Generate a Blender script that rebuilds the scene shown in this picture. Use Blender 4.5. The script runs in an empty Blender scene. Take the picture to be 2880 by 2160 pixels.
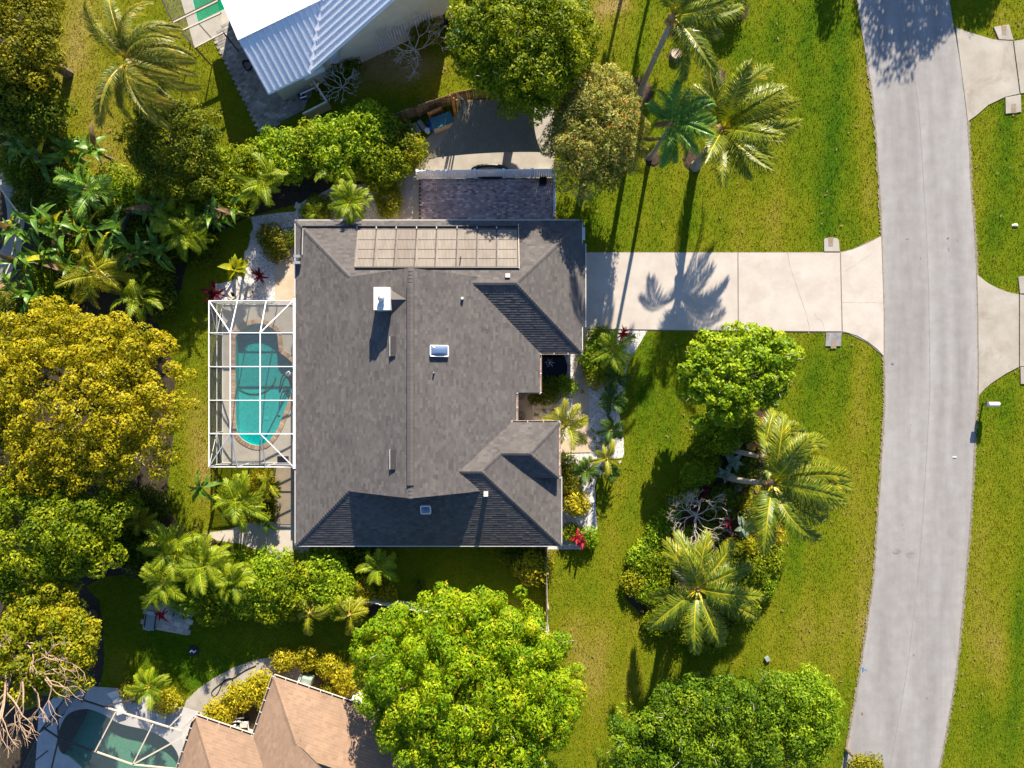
import bpy, math, random
import numpy as np
from mathutils import Vector, Matrix
from mathutils.geometry import tessellate_polygon

# ------------------------------------------------------------------ camera, sky, sun, exposure
scene = bpy.context.scene
COL = scene.collection
CAM_H = 50.0
cam_d = bpy.data.cameras.new("camera")
cam_d.sensor_width = 36.0
cam_d.lens = 25.0
cam_d.clip_end = 3000.0
cam = bpy.data.objects.new("camera", cam_d)
cam.location = (0, 0, CAM_H)
cam.rotation_euler = (0, 0, 0)
COL.objects.link(cam)
scene.camera = cam

SUN_EL = math.radians(26.0)
SUN_DIR = Vector((0.178, 0.984, 0)).normalized()          # horizontal direction towards the sun
SUN_V = Vector((SUN_DIR.x * math.cos(SUN_EL), SUN_DIR.y * math.cos(SUN_EL), math.sin(SUN_EL)))
world = bpy.data.worlds.new("World")
scene.world = world
world.use_nodes = True
wn = world.node_tree.nodes
sky = wn.new("ShaderNodeTexSky")
sky.sky_type = 'NISHITA'
sky.sun_disc = False
sky.sun_elevation = SUN_EL
sky.sun_rotation = math.atan2(SUN_DIR.x, SUN_DIR.y)
sky.air_density = 1.0
sky.dust_density = 0.6
sky.ozone_density = 6.0
world.node_tree.links.new(sky.outputs[0], wn["Background"].inputs[0])
wn["Background"].inputs[1].default_value = 0.078
sun_d = bpy.data.lights.new("sun", 'SUN')
sun_d.energy = 5.0
sun_d.angle = math.radians(0.5)
sun_d.color = (1.0, 0.90, 0.74)
sun = bpy.data.objects.new("sun", sun_d)
sun.location = (0, 0, 80)
sun.rotation_euler = (-SUN_V).to_track_quat('-Z', 'Y').to_euler()
COL.objects.link(sun)
vs = scene.view_settings
vs.view_transform = 'Standard'
vs.look = 'None'
vs.exposure = 1.5
vs.gamma = 1.0
vs.use_curve_mapping = False
scene.cycles.transparent_max_bounces = 24
scene.cycles.max_bounces = 6
scene.cycles.caustics_reflective = False
scene.cycles.caustics_refractive = False

# ------------------------------------------------------------------ helpers
S = 40.0
def P(px, py, z=0.0):
    k = (CAM_H - z) / CAM_H
    return Vector(((px - 1440) / S * k, (1080 - py) / S * k, z))
def P2(px, py, z=0.0):
    v = P(px, py, z); return (v.x, v.y)
def R(z): return (CAM_H - z) / CAM_H / S      # metres per photo pixel at height z

def link(o, parent=None):
    COL.objects.link(o)
    if parent is not None: o.parent = parent
    return o
def tag(o, label=None, cat=None, group=None, kind=None):
    if label: o["label"] = label
    if cat: o["category"] = cat
    if group: o["group"] = group
    if kind: o["kind"] = kind
    return o
def thing(name, label, cat, loc=(0, 0, 0), rz=0.0, group=None):
    o = bpy.data.objects.new(name, None)
    o.empty_display_size = 0.3
    o.location = loc; o.rotation_euler = (0, 0, rz)
    link(o); tag(o, label, cat, group)
    return o

def np_mesh(name, V, F, mat=None, face_attr=None, vert_attr=None, smooth=False, mats=None, midx=None):
    me = bpy.data.meshes.new(name)
    V = np.asarray(V, dtype=np.float32); F = np.asarray(F, dtype=np.int32)
    n, k = F.shape
    me.vertices.add(len(V)); me.vertices.foreach_set("co", V.ravel())
    me.loops.add(n * k); me.loops.foreach_set("vertex_index", F.ravel())
    me.polygons.add(n)
    me.polygons.foreach_set("loop_start", np.arange(0, n * k, k, dtype=np.int32))
    if smooth: me.polygons.foreach_set("use_smooth", np.ones(n, dtype=bool))
    for nm, a in (face_attr or {}).items():
        at = me.attributes.new(nm, 'FLOAT', 'FACE'); at.data.foreach_set("value", np.asarray(a, np.float32))
    for nm, a in (vert_attr or {}).items():
        at = me.attributes.new(nm, 'FLOAT', 'POINT'); at.data.foreach_set("value", np.asarray(a, np.float32))
    for m in (mats or ([mat] if mat else [])): me.materials.append(m)
    if midx is not None: me.polygons.foreach_set("material_index", np.asarray(midx, np.int32))
    me.update(calc_edges=True)
    return me

class MB:
    """collects faces; build() links them as one mesh object"""
    def __init__(s): s.v = []; s.f = []; s.t = []
    def face(s, pts, tone=0.5):
        i = len(s.v); s.v += [tuple(p) for p in pts]; s.f.append(tuple(range(i, i + len(pts)))); s.t.append(tone)
    def box(s, c, size, rz=0.0, tone=0.5, M=None):
        hx, hy, hz = size[0] / 2, size[1] / 2, size[2] / 2
        ca, sa = math.cos(rz), math.sin(rz); i = len(s.v)
        for x, y, z in ((-hx,-hy,-hz),(hx,-hy,-hz),(hx,hy,-hz),(-hx,hy,-hz),(-hx,-hy,hz),(hx,-hy,hz),(hx,hy,hz),(-hx,hy,hz)):
            if M is not None:
                p = M @ Vector((x, y, z)); s.v.append((c[0] + p.x, c[1] + p.y, c[2] + p.z))
            else: s.v.append((c[0] + x * ca - y * sa, c[1] + x * sa + y * ca, c[2] + z))
        for q in ((0,3,2,1),(4,5,6,7),(0,1,5,4),(1,2,6,5),(2,3,7,6),(3,0,4,7)):
            s.f.append(tuple(i + a for a in q)); s.t.append(tone)
        return s
    def bar(s, a, b, w, h=None, tone=0.5):
        a = Vector(a); b = Vector(b); d = b - a
        q = d.to_track_quat('X', 'Z').to_matrix()
        return s.box((a + b) / 2, (d.length, w, h or w), M=q, tone=tone)
    def prism(s, poly, z0, z1, tone=0.5):
        n = len(poly); a = sum(poly[k][0]*poly[(k+1)%n][1]-poly[(k+1)%n][0]*poly[k][1] for k in range(n))
        if a < 0: poly = poly[::-1]
        i = len(s.v)
        s.v += [(p[0], p[1], z0) for p in poly] + [(p[0], p[1], z1) for p in poly]
        tris = tessellate_polygon([[Vector((p[0], p[1], 0)) for p in poly]])
        for t in tris:
            ax, ay, az = (poly[k] for k in t)
            if (ay[0]-ax[0])*(az[1]-ax[1])-(az[0]-ax[0])*(ay[1]-ax[1]) < 0: t = t[::-1]
            s.f.append(tuple(i + n + k for k in t)); s.t.append(tone)
        for k in range(n):
            s.f.append((i+k, i+(k+1)%n, i+n+(k+1)%n, i+n+k)); s.t.append(tone)
        return s
    def tube(s, path, radii, n=6, cap=True, tone=0.5):
        path = [Vector(p) for p in path]; i0 = len(s.v)
        if not hasattr(radii, '__len__'): radii = [radii] * len(path)
        up = None
        for k, p in enumerate(path):
            d = (path[min(k+1, len(path)-1)] - path[max(k-1, 0)])
            if d.length < 1e-9: d = Vector((0, 0, 1))
            d.normalize()
            if up is None:
                up = Vector((1, 0, 0)) if abs(d.x) < 0.8 else Vector((0, 1, 0))
            u = (up - d * up.dot(d)).normalized(); w = d.cross(u); up = u
            for j in range(n):
                a = 2 * math.pi * j / n
                s.v.append(tuple(p + (u * math.cos(a) + w * math.sin(a)) * radii[k]))
        for k in range(len(path) - 1):
            for j in range(n):
                a = i0 + k*n + j; b = i0 + k*n + (j+1) % n
                s.f.append((a, b, b + n, a + n)); s.t.append(tone)
        if cap:
            s.f.append(tuple(i0 + j for j in range(n))[::-1]); s.t.append(tone)
            s.f.append(tuple(i0 + (len(path)-1)*n + j for j in range(n))); s.t.append(tone)
        return s
    def lathe(s, c, prof, n=12, tone=0.5):
        i0 = len(s.v)
        for r, z in prof:
            for j in range(n):
                a = 2*math.pi*j/n; s.v.append((c[0]+r*math.cos(a), c[1]+r*math.sin(a), c[2]+z))
        for k in range(len(prof)-1):
            for j in range(n):
                a = i0+k*n+j; b = i0+k*n+(j+1)%n
                s.f.append((a, b, b+n, a+n)); s.t.append(tone)
        s.f.append(tuple(i0+j for j in range(n))[::-1]); s.t.append(tone)
        s.f.append(tuple(i0+(len(prof)-1)*n+j for j in range(n))); s.t.append(tone)
        return s
    def mesh(s, name, mat, smooth=False):
        me = bpy.data.meshes.new(name); me.from_pydata(s.v, [], s.f)
        at = me.attributes.new("tone", 'FLOAT', 'FACE'); at.data.foreach_set("value", np.asarray(s.t, np.float32))
        if mat: me.materials.append(mat)
        if smooth: me.polygons.foreach_set("use_smooth", np.ones(len(s.f), dtype=bool))
        me.update(); return me
    def build(s, name, mat, parent=None, smooth=False, bevel=0.0):
        o = link(bpy.data.objects.new(name, s.mesh(name, mat, smooth)), parent)
        if bevel:
            m = o.modifiers.new("bevel", 'BEVEL'); m.width = bevel; m.segments = 2; m.limit_method = 'ANGLE'
        return o

def in_poly(x, y, poly):
    x = np.asarray(x); y = np.asarray(y); r = np.zeros(x.shape, bool); n = len(poly)
    for i in range(n):
        x1, y1 = poly[i]; x2, y2 = poly[(i+1) % n]
        if y1 == y2: continue
        c = ((y1 > y) != (y2 > y)) & (x < (x2-x1)*(y-y1)/(y2-y1)+x1)
        r ^= c
    return r

def smooth_closed(pts, m=8):
    n = len(pts); out = []
    for i in range(n):
        p0, p1, p2, p3 = (np.array(pts[(i+k-1) % n][:2], float) for k in range(4))
        for j in range(m):
            t = j/m
            out.append(tuple(0.5*((2*p1)+(-p0+p2)*t+(2*p0-5*p1+4*p2-p3)*t*t+(-p0+3*p1-3*p2+p3)*t**3)))
    return out
def smooth_open(pts, m=6):
    P_ = [np.array(p, float) for p in pts]; P_ = [2*P_[0]-P_[1]] + P_ + [2*P_[-1]-P_[-2]]; out = []
    for i in range(1, len(P_)-2):
        p0, p1, p2, p3 = P_[i-1:i+3]
        for j in range(m):
            t = j/m
            out.append(tuple(0.5*((2*p1)+(-p0+p2)*t+(2*p0-5*p1+4*p2-p3)*t*t+(-p0+3*p1-3*p2+p3)*t**3)))
    out.append(tuple(P_[-2])); return out

# ------------------------------------------------------------------ materials
def srgb(r, g, b):
    return tuple((c/255/12.92 if c/255 <= .04045 else ((c/255+.055)/1.055)**2.4) for c in (r, g, b))
class NT:
    def __init__(s, name):
        s.m = bpy.data.materials.new(name); s.m.use_nodes = True
        s.t = s.m.node_tree; s.n = s.t.nodes; s.n.clear()
        s.out = s.n.new("ShaderNodeOutputMaterial")
    def new(s, typ, **kw):
        o = s.n.new(typ)
        for k, v in kw.items(): setattr(o, k, v)
        return o
    def l(s, a, b): s.t.links.new(a, b)
    def noise(s, scale, detail=4, rough=.6, vec=None, dist=0.0):
        o = s.new("ShaderNodeTexNoise"); o.inputs["Scale"].default_value = scale
        o.inputs["Detail"].default_value = detail; o.inputs["Roughness"].default_value = rough
        o.inputs["Distortion"].default_value = dist
        if vec is not None: s.l(vec, o.inputs["Vector"])
        return o.outputs["Fac"]
    def pos(s, scale=(1, 1, 1), rot=0.0):
        g = s.new("ShaderNodeNewGeometry")
        if scale == (1, 1, 1) and rot == 0: return g.outputs["Position"]
        m = s.new("ShaderNodeMapping"); m.inputs["Scale"].default_value = scale
        m.inputs["Rotation"].default_value = (0, 0, rot)
        s.l(g.outputs["Position"], m.inputs["Vector"]); return m.outputs["Vector"]
    def ramp(s, fac, stops):
        o = s.new("ShaderNodeValToRGB"); e = o.color_ramp.elements
        while len(e) < len(stops): e.new(0.5)
        for k, (p, c) in enumerate(stops):
            e[k].position = p; e[k].color = (*c[:3], 1) if hasattr(c, '__len__') else (c, c, c, 1)
        s.l(fac, o.inputs["Fac"]); return o.outputs["Color"]
    def mix(s, fac, a, b, blend='MIX'):
        o = s.new("ShaderNodeMix", data_type='RGBA', blend_type=blend)
        for sock, v in ((o.inputs[0], fac), (o.inputs[6], a), (o.inputs[7], b)):
            if hasattr(v, 'is_output') or isinstance(v, bpy.types.NodeSocket): s.l(v, sock)
            elif hasattr(v, '__len__'): sock.default_value = (*v[:3], 1)
            else: sock.default_value = v
        return o.outputs[2]
    def math(s, op, a, b=0.0):
        o = s.new("ShaderNodeMath", operation=op)
        for sock, v in ((o.inputs[0], a), (o.inputs[1], b)):
            if isinstance(v, bpy.types.NodeSocket): s.l(v, sock)
            else: sock.default_value = v
        return o.outputs[0]
    def attr(s, name):
        o = s.new("ShaderNodeAttribute"); o.attribute_name = name; return o.outputs["Fac"]
    def bsdf(s, col, rough=.8, spec=.3, metal=0.0, bump=None, bump_s=.3, bump_d=.02):
        p = s.new("ShaderNodeBsdfPrincipled")
        if isinstance(col, bpy.types.NodeSocket): s.l(col, p.inputs["Base Color"])
        else: p.inputs["Base Color"].default_value = (*col[:3], 1)
        if isinstance(rough, bpy.types.NodeSocket): s.l(rough, p.inputs["Roughness"])
        else: p.inputs["Roughness"].default_value = rough
        p.inputs["Specular IOR Level"].default_value = spec
        p.inputs["Metallic"].default_value = metal
        if bump is not None:
            b = s.new("ShaderNodeBump"); b.inputs["Strength"].default_value = bump_s
            b.inputs["Distance"].default_value = bump_d
            s.l(bump, b.inputs["Height"]); s.l(b.outputs[0], p.inputs["Normal"])
        return p.outputs[0]
    def done(s, sh): s.l(sh, s.out.inputs["Surface"]); return s.m

def mottled(name, c0, c1, scale=3.0, fine=40.0, rough=.85, spec=.25, bump=.25, fine_amt=.25, tone=0.0, dirt=None):
    """two-colour surface with broad blotches, fine speckle and relief"""
    t = NT(name); p = t.pos()
    big = t.noise(scale, 5, .6, p); sm = t.noise(fine, 3, .7, p)
    col = t.mix(t.ramp(big, [(.32, (0,0,0)), (.68, (1,1,1))]), c0, c1)
    col = t.mix(fine_amt, col, t.ramp(sm, [(.25, (.25,.25,.25)), (.75, (1.5,1.5,1.5))]), 'MULTIPLY')
    if tone:
        a = t.attr("tone"); col = t.mix(1.0, col, t.ramp(a, [(0, (1-tone,)*3), (1, (1+tone,)*3)]), 'MULTIPLY')
    if dirt:
        d = t.noise(dirt[1], 4, .7, p, .5); col = t.mix(t.ramp(d, [(.52, (0,0,0)), (.75, (.8,.8,.8))]), col, dirt[0])
    return t.done(t.bsdf(col, rough, spec, bump=sm, bump_s=bump, bump_d=.01))

def plain(name, c, rough=.6, spec=.3, metal=0.0, var=.12):
    t = NT(name); n = t.noise(6, 4, .6, t.pos())
    col = t.mix(1.0, c, t.ramp(n, [(.3, (1-var,)*3), (.7, (1+var,)*3)]), 'MULTIPLY')
    return t.done(t.bsdf(col, rough, spec, metal))

def leafmat(name, c0, c1, c2, trans=.38, rough=.55, spec=.14, hue=.0, c3=None):
    t = NT(name); a = t.attr("tone")
    col = t.ramp(a, [(0.0, c0), (.5, c1), (1.0, c2)] if c3 is None else [(0.0, c0), (.5, c1), (.84, c2), (.93, c3)])
    n = t.noise(1.1, 2, .5, t.pos())
    col = t.mix(1.0, col, t.ramp(n, [(.3, (.78,.84,.8)), (.7, (1.22,1.14,1.1))]), 'MULTIPLY')
    b = t.bsdf(col, rough, spec)
    tr = t.new("ShaderNodeBsdfTranslucent")
    t.l(t.mix(1.0, col, (1.25, 1.15, .55), 'MULTIPLY'), tr.inputs["Color"])
    m = t.new("ShaderNodeMixShader"); m.inputs[0].default_value = trans
    t.l(b, m.inputs[1]); t.l(tr.outputs[0], m.inputs[2])
    return t.done(m.outputs[0])

M = {}
# lawn: 'dry' and 'lush' are measured on the ground (real bleached and watered patches)
def lawn_color(t):
    p = t.pos()
    dry = t.attr("dry"); lush = t.attr("lush")
    n1 = t.noise(.5, 6, .7, p); n2 = t.noise(3.6, 5, .72, p); n3 = t.noise(11, 4, .8, p)
    f = t.math('ADD', t.math('MULTIPLY', n1, .75), t.math('MULTIPLY', n2, .75)); f = t.math('ADD', f, .09)
    f = t.math('ADD', f, dry); f = t.math('SUBTRACT', f, lush)
    col = t.ramp(t.math('MULTIPLY', f, .5), [(.18, (.042,.098,.004)), (.34, (.096,.136,.005)), (.50, (.148,.158,.008)), (.66, (.195,.172,.022)), (.86, (.29,.21,.075))])
    col = t.mix(1.0, col, t.ramp(n3, [(.3, (.55,.57,.55)), (.7, (1.45,1.42,1.38))]), 'MULTIPLY')
    return col, n3, n2
t = NT("lawn"); c, n3, n2 = lawn_color(t)
M['lawn'] = t.done(t.bsdf(c, .95, .02, bump=n3, bump_s=.8, bump_d=.05))
t = NT("grass_blade"); c, n3, n2 = lawn_color(t)
a = t.attr("tone"); c = t.mix(1.0, c, t.ramp(a, [(0, (.65,.7,.6)), (1, (1.75,1.6,1.5))]), 'MULTIPLY')
b = t.bsdf(c, .8, .04); tr = t.new("ShaderNodeBsdfTranslucent"); t.l(c, tr.inputs[0])
m = t.new("ShaderNodeMixShader"); m.inputs[0].default_value = .35; t.l(b, m.inputs[1]); t.l(tr.outputs[0], m.inputs[2])
M['blade'] = t.done(m.outputs[0])

# asphalt bleached pale, with wheel tracks along the lane
t = NT("asphalt"); p = t.pos()
n1 = t.noise(.35, 4, .6, t.pos((2.2, .25, 1))); n2 = t.noise(60, 3, .8, p); n3 = t.noise(1.2, 5, .6, p)
c = t.ramp(n1, [(.3, (.225,.212,.203)), (.7, (.295,.282,.272))])
c = t.mix(.55, c, t.ramp(n3, [(.3, (.82,.80,.80)), (.7, (1.14,1.15,1.16))]), 'MULTIPLY')
c = t.mix(.5, c, t.ramp(n2, [(.25, (.55,.55,.55)), (.75, (1.45,1.45,1.45))]), 'MULTIPLY')
u_ = t.attr("across"); tr_ = t.ramp(u_, [(.0,(1.1,1.08,1.05)), (.08,(1.0,1.0,1.0)), (.2,(.9,.89,.885)), (.32,(1.02,1.02,1.02)), (.42,(.93,.92,.915)), (.5,(1.05,1.05,1.05)), (.6,(.92,.91,.905)), (.7,(1.02,1.02,1.02)), (.8,(.86,.85,.845)), (.92,(1.03,1.02,1.0)), (1.0,(1.1,1.07,1.02))])
c = t.mix(t.ramp(t.noise(.3, 4, .7, t.pos((1.2, .5, 1))), [(.3,(.25,.25,.25)), (.7,(1,1,1))]), c, t.mix(1.0, c, tr_, 'MULTIPLY'))
M['asphalt'] = t.done(t.bsdf(c, .9, .2, bump=n2, bump_s=.35, bump_d=.01))
M['seam'] = mottled("road_seam", (.17,.16,.155), (.26,.25,.24), 4, 30)
M['concrete'] = mottled("concrete", (.42,.368,.318), (.49,.437,.382), .8, 45, dirt=((.37,.32,.272), .5), fine_amt=.18)
M['concrete2'] = mottled("concrete_weathered", (.29,.255,.21), (.385,.35,.295), .6, 45, dirt=((.22,.18,.145), .45), fine_amt=.2)
M['concrete_dark'] = mottled("concrete_blotched", (.16,.16,.16), (.30,.29,.28), 2, 30, dirt=((.09,.09,.09), 2.5))  # darker, blotchier concrete used for a single culvert end
M['joint'] = plain("joint", (.22,.19,.16), .9)
M['crack'] = plain("crack", (.26,.235,.205), .9)
M['walk'] = mottled("beige_walk", (.43,.335,.235), (.52,.42,.30), 1.2, 40, fine_amt=.15)
M['deck'] = mottled("pool_deck", (.37,.335,.28), (.44,.405,.345), 1.5, 50, fine_amt=.12)
M['gravel'] = None
t = NT("white_gravel"); p = t.pos()
v = t.new("ShaderNodeTexVoronoi"); v.inputs["Scale"].default_value = 13; t.l(p, v.inputs["Vector"])
c = t.ramp(v.outputs["Distance"], [(0.0, (.74,.71,.68)), (.5, (.64,.61,.58)), (.85, (.26,.24,.22))])
n1 = t.noise(1.5, 4, .7, p); c = t.mix(.8, c, t.ramp(n1, [(.35, (.72,.70,.68)), (.65, (1.05,1.05,1.05))]), 'MULTIPLY')
n5 = t.noise(8, 3, .7, p); c = t.mix(t.ramp(n5, [(.63, (0,0,0)), (.7, (.8,.8,.8))]), c, (.2,.15,.1))
M['gravel'] = t.done(t.bsdf(c, .85, .2, bump=v.outputs["Distance"], bump_s=-.6, bump_d=.04))
M['mulch'] = mottled("mulch", (.035,.02,.012), (.085,.048,.028), 5, 22, bump=.9, fine_amt=.8)
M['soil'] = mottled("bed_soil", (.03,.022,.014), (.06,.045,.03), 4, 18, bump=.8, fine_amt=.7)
M['dirt'] = mottled("dirt", (.22,.15,.09), (.30,.2,.13), 5, 25, bump=.6)
M['paver'] = mottled("brick_paver", (.40,.30,.285), (.52,.41,.39), 1.5, 30, tone=.5)
M['paver_bed'] = plain("paver_sand", (.10,.08,.07), .95)
M['paver_bed_grey'] = plain("paver_sand_grey", (.15,.135,.125), .95)
M['paver_grey'] = mottled("grey_paver", (.25,.225,.205), (.34,.31,.28), 1.5, 30, tone=.4)
M['stone'] = mottled("flagstone", (.42,.36,.29), (.54,.48,.41), 3, 20, tone=.3)
M['rock'] = mottled("rock", (.33,.29,.25), (.5,.46,.41), 4, 15, bump=.6, tone=.3)
def shingle(name, c0, c1, amt=.3):
    t = NT(name); p = t.pos(); a = t.attr("tone")
    n1 = t.noise(.5, 4, .6, p); n2 = t.noise(55, 2, .8, p)
    c = t.ramp(a, [(0, tuple(x*(1-amt) for x in c0)), (.5, tuple((x+y)/2 for x, y in zip(c0, c1))), (1, tuple(x*(1+amt) for x in c1))])
    st = t.noise(.9, 4, .7, t.pos((1, .35, 1))); c = t.mix(.7, c, t.ramp(n1, [(.3, (.88,.88,.89)), (.7, (1.1,1.09,1.08))]), 'MULTIPLY'); c = t.mix(.5, c, t.ramp(st, [(.35, (.82,.82,.82)), (.6, (1.06,1.06,1.06))]), 'MULTIPLY')
    c = t.mix(.5, c, t.ramp(n2, [(.25, (.6,.6,.6)), (.75, (1.4,1.4,1.4))]), 'MULTIPLY')
    return t.done(t.bsdf(c, .92, .15, bump=n2, bump_s=.3, bump_d=.006))
M['shingle'] = shingle("asphalt_shingle", (.092,.083,.079), (.119,.108,.102), .10)
M['shingle_tan'] = shingle("tan_shingle", (.25,.163,.108), (.28,.186,.127), .05)
M['deck_under'] = plain("roof_felt", (.05,.045,.045), .95)
M['trim'] = plain("white_trim", (.56,.54,.51), .5)
M['stucco'] = mottled("cream_stucco", (.55,.49,.37), (.62,.56,.44), 2, 60, fine_amt=.12)
M['beige_stucco'] = mottled("beige_stucco", (.52,.42,.31), (.6,.5,.38), 2, 60, fine_amt=.12)
M['white'] = plain("white_paint", (.78,.77,.76), .4, .4, var=.05)
M['alu'] = plain("white_aluminium", (.86,.86,.86), .35, .5, var=.05)
M['bronze'] = plain("bronze_aluminium", (.06,.045,.035), .45, .4)
M['beam_tan'] = plain("tan_aluminium", (.5,.42,.32), .45, .4)
M['gutter_rust'] = mottled("gutter_rust", (.40,.22,.15), (.62,.5,.42), 5, 30)
M['black'] = plain("black_plastic", (.012,.012,.014), .45, .4)
M['pipe'] = plain("black_pipe", (.02,.02,.022), .4, .5)
M['steel'] = plain("galvanised", (.5,.5,.5), .35, .5, .6)
M['wood'] = mottled("fence_wood", (.22,.125,.065), (.34,.2,.11), 3, 30, tone=.4)
M['wood_grey'] = mottled("weathered_wood", (.24,.19,.145), (.36,.3,.24), 3, 30, tone=.3)
M['timber'] = mottled("orange_timber", (.42,.17,.05), (.55,.26,.09), 4, 30)
M['bark'] = mottled("bark", (.10,.075,.052), (.2,.155,.115), 6, 30, bump=.8)
M['bark_tan'] = mottled("tan_bark", (.26,.17,.11), (.40,.28,.19), 5, 30, bump=.5)
M['bark_pale'] = mottled("pale_bark", (.36,.30,.255), (.52,.46,.40), 5, 30, bump=.5)
t = NT("palm_trunk"); g = t.new("ShaderNodeNewGeometry"); w = t.new("ShaderNodeTexWave", wave_type='BANDS', bands_direction='Z')
w.inputs["Scale"].default_value = 1.6; w.inputs["Distortion"].default_value = 1.5; t.l(t.pos(), w.inputs["Vector"])
n1 = t.noise(5, 4, .6, t.pos()); c = t.ramp(n1, [(.3, (.23,.19,.155)), (.7, (.40,.35,.30))])
c = t.mix(.5, c, t.ramp(w.outputs["Fac"], [(.1, (.55,.55,.55)), (.6, (1.15,1.15,1.15))]), 'MULTIPLY')
M['palm_trunk'] = t.done(t.bsdf(c, .9, .15, bump=w.outputs["Fac"], bump_s=.4, bump_d=.03))
M['coir'] = mottled("palm_fibre", (.25,.13,.06), (.4,.24,.12), 6, 25, bump=.8)
M['coconut'] = plain("coconut", (.38,.20,.06), .6)
M['metal_roof'] = plain("white_metal_roof", (.74,.75,.77), .38, .5, .0, var=.05)
M['solar'] = None
t = NT("solar_mat"); w = t.new("ShaderNodeTexWave", wave_type='BANDS', bands_direction='X')
w.inputs["Scale"].default_value = 3.4; w.inputs["Distortion"].default_value = .25; t.l(t.pos(), w.inputs["Vector"])
n1 = t.noise(1.3, 4, .6, t.pos((3, .6, 1))); a = t.attr("tone")
c = t.ramp(n1, [(.3, (.16,.14,.12)), (.7, (.215,.19,.163))])
c = t.mix(.7, c, t.ramp(w.outputs["Fac"], [(.05, (.55,.55,.55)), (.35, (1.05,1.05,1.05))]), 'MULTIPLY')
c = t.mix(1.0, c, t.ramp(a, [(0, (.78,.72,.70)), (1, (1.22,1.2,1.18))]), 'MULTIPLY')
M['solar'] = t.done(t.bsdf(c, .75, .25, bump=w.outputs["Fac"], bump_s=.5, bump_d=.01))
# screens: woven mesh, mostly holes
def screen(name, dens, col=(.05,.05,.055)):
    t = NT(name); d = t.new("ShaderNodeBsdfDiffuse"); d.inputs[0].default_value = (*col, 1)
    tr = t.new("ShaderNodeBsdfTransparent"); m = t.new("ShaderNodeMixShader"); m.inputs[0].default_value = dens
    t.l(tr.outputs[0], m.inputs[1]); t.l(d.outputs[0], m.inputs[2]); return t.done(m.outputs[0])
M['screen'] = screen("insect_screen", .20, (.15,.15,.15))
M['screen_wall'] = screen("insect_screen_wall", .45, (.06,.058,.055))
def water(name, tint, rough=.03, refl=1.0):
    t = NT(name); tr = t.new("ShaderNodeBsdfTransparent"); tr.inputs[0].default_value = (*tint, 1)
    g = t.new("ShaderNodeBsdfGlossy"); g.inputs["Roughness"].default_value = rough
    n = t.noise(2.5, 3, .5, t.pos()); b = t.new("ShaderNodeBump"); b.inputs["Strength"].default_value = .12
    b.inputs["Distance"].default_value = .05; t.l(n, b.inputs["Height"]); t.l(b.outputs[0], g.inputs["Normal"])
    lw = t.new("ShaderNodeLayerWeight"); f = t.math('ADD', t.math('MULTIPLY', t.math('POWER', lw.outputs["Facing"], 5.0), .9), .02)
    m = t.new("ShaderNodeMixShader"); t.l(f, m.inputs[0]); t.l(tr.outputs[0], m.inputs[1]); t.l(g.outputs[0], m.inputs[2])
    return t.done(m.outputs[0])
M['water'] = water("pool_water", (.10, .66, .65))
M['water_green'] = water("green_water", (.45, .68, .58))
M['water_pond'] = water("pond_water", (.05, .07, .06))
M['plaster'] = plain("pool_plaster", (.16,.64,.64), .8, var=.16)
M['pond_liner'] = plain("pond_liner", (.012,.015,.014), .6)
M['coping'] = mottled("coping_brick", (.33,.22,.14), (.45,.31,.21), 4, 30, tone=.35)
t = NT("skylight_acrylic"); M['acrylic'] = t.done(t.bsdf((.10,.15,.25), .08, .8))
t = NT("foam"); M['foam'] = t.done(t.bsdf((.8,.85,.9), .4, .4))
M['sail'] = mottled("sail_cloth", (.17,.135,.09), (.20,.158,.105), 2, 50, fine_amt=.1)
M['teal'] = plain("teal_plastic", (.03,.13,.14), .4, .4)
M['tan_plastic'] = plain("tan_plastic", (.48,.36,.22), .5)
M['blue'] = plain("blue_plastic", (.02,.10,.42), .35, .4)
M['navy'] = plain("navy_plastic", (.008,.02,.11), .35, .4)
M['grey_blue'] = plain("grey_lounger", (.22,.26,.25), .6)
M['acgreen'] = plain("condenser_green", (.22,.28,.24), .5)
M['hose'] = plain("hose", (.012,.014,.016), .5)
M['tarp'] = plain("green_tarp", (.01,.10,.05), .6, var=.4)
M['bluepaint'] = plain("survey_paint", (.06,.2,.36), .8)
M['dark_iron'] = plain("green_iron", (.03,.06,.045), .5, .4)
M['litter'] = mottled("leaf_litter", (.16,.09,.04), (.30,.19,.09), 9, 30)
M['edge_sand'] = mottled("edge_sand", (.17,.14,.09), (.25,.21,.14), 5, 25, bump=.5)
M['wood_log'] = plain("cut_wood", (.55,.42,.3), .8)

M['leaf_mango'] = leafmat("leaf_mango", (.055,.13,.003), (.18,.31,.004), (.38,.43,.008), c3=(.55,.33,.02))
M['leaf_yellow'] = leafmat("leaf_yellow", (.14,.14,.004), (.32,.285,.006), (.50,.42,.012))
M['leaf_lime'] = leafmat("leaf_lime", (0.08, 0.16, 0.005), (0.22, 0.34, 0.008), (0.42, 0.48, 0.025))
M['leaf_green'] = leafmat("leaf_green", (0.065, 0.115, 0.003), (0.18, 0.24, 0.004), (0.38, 0.39, 0.012))
M['leaf_mid'] = leafmat("leaf_mid", (.035,.095,.004), (.115,.205,.006), (.30,.37,.014))
M['leaf_dark'] = leafmat("leaf_dark", (0.03, 0.065, 0.003), (0.1, 0.14, 0.005), (0.28, 0.27, 0.012))
M['leaf_olive'] = leafmat("leaf_olive", (0.08, 0.09, 0.004), (0.19, 0.19, 0.008), (0.38, 0.33, 0.015))
M['leaf_flower'] = leafmat("leaf_flower", (.11,.135,.014), (.27,.29,.055), (.46,.44,.13), c3=(.60,.25,.07))
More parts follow.
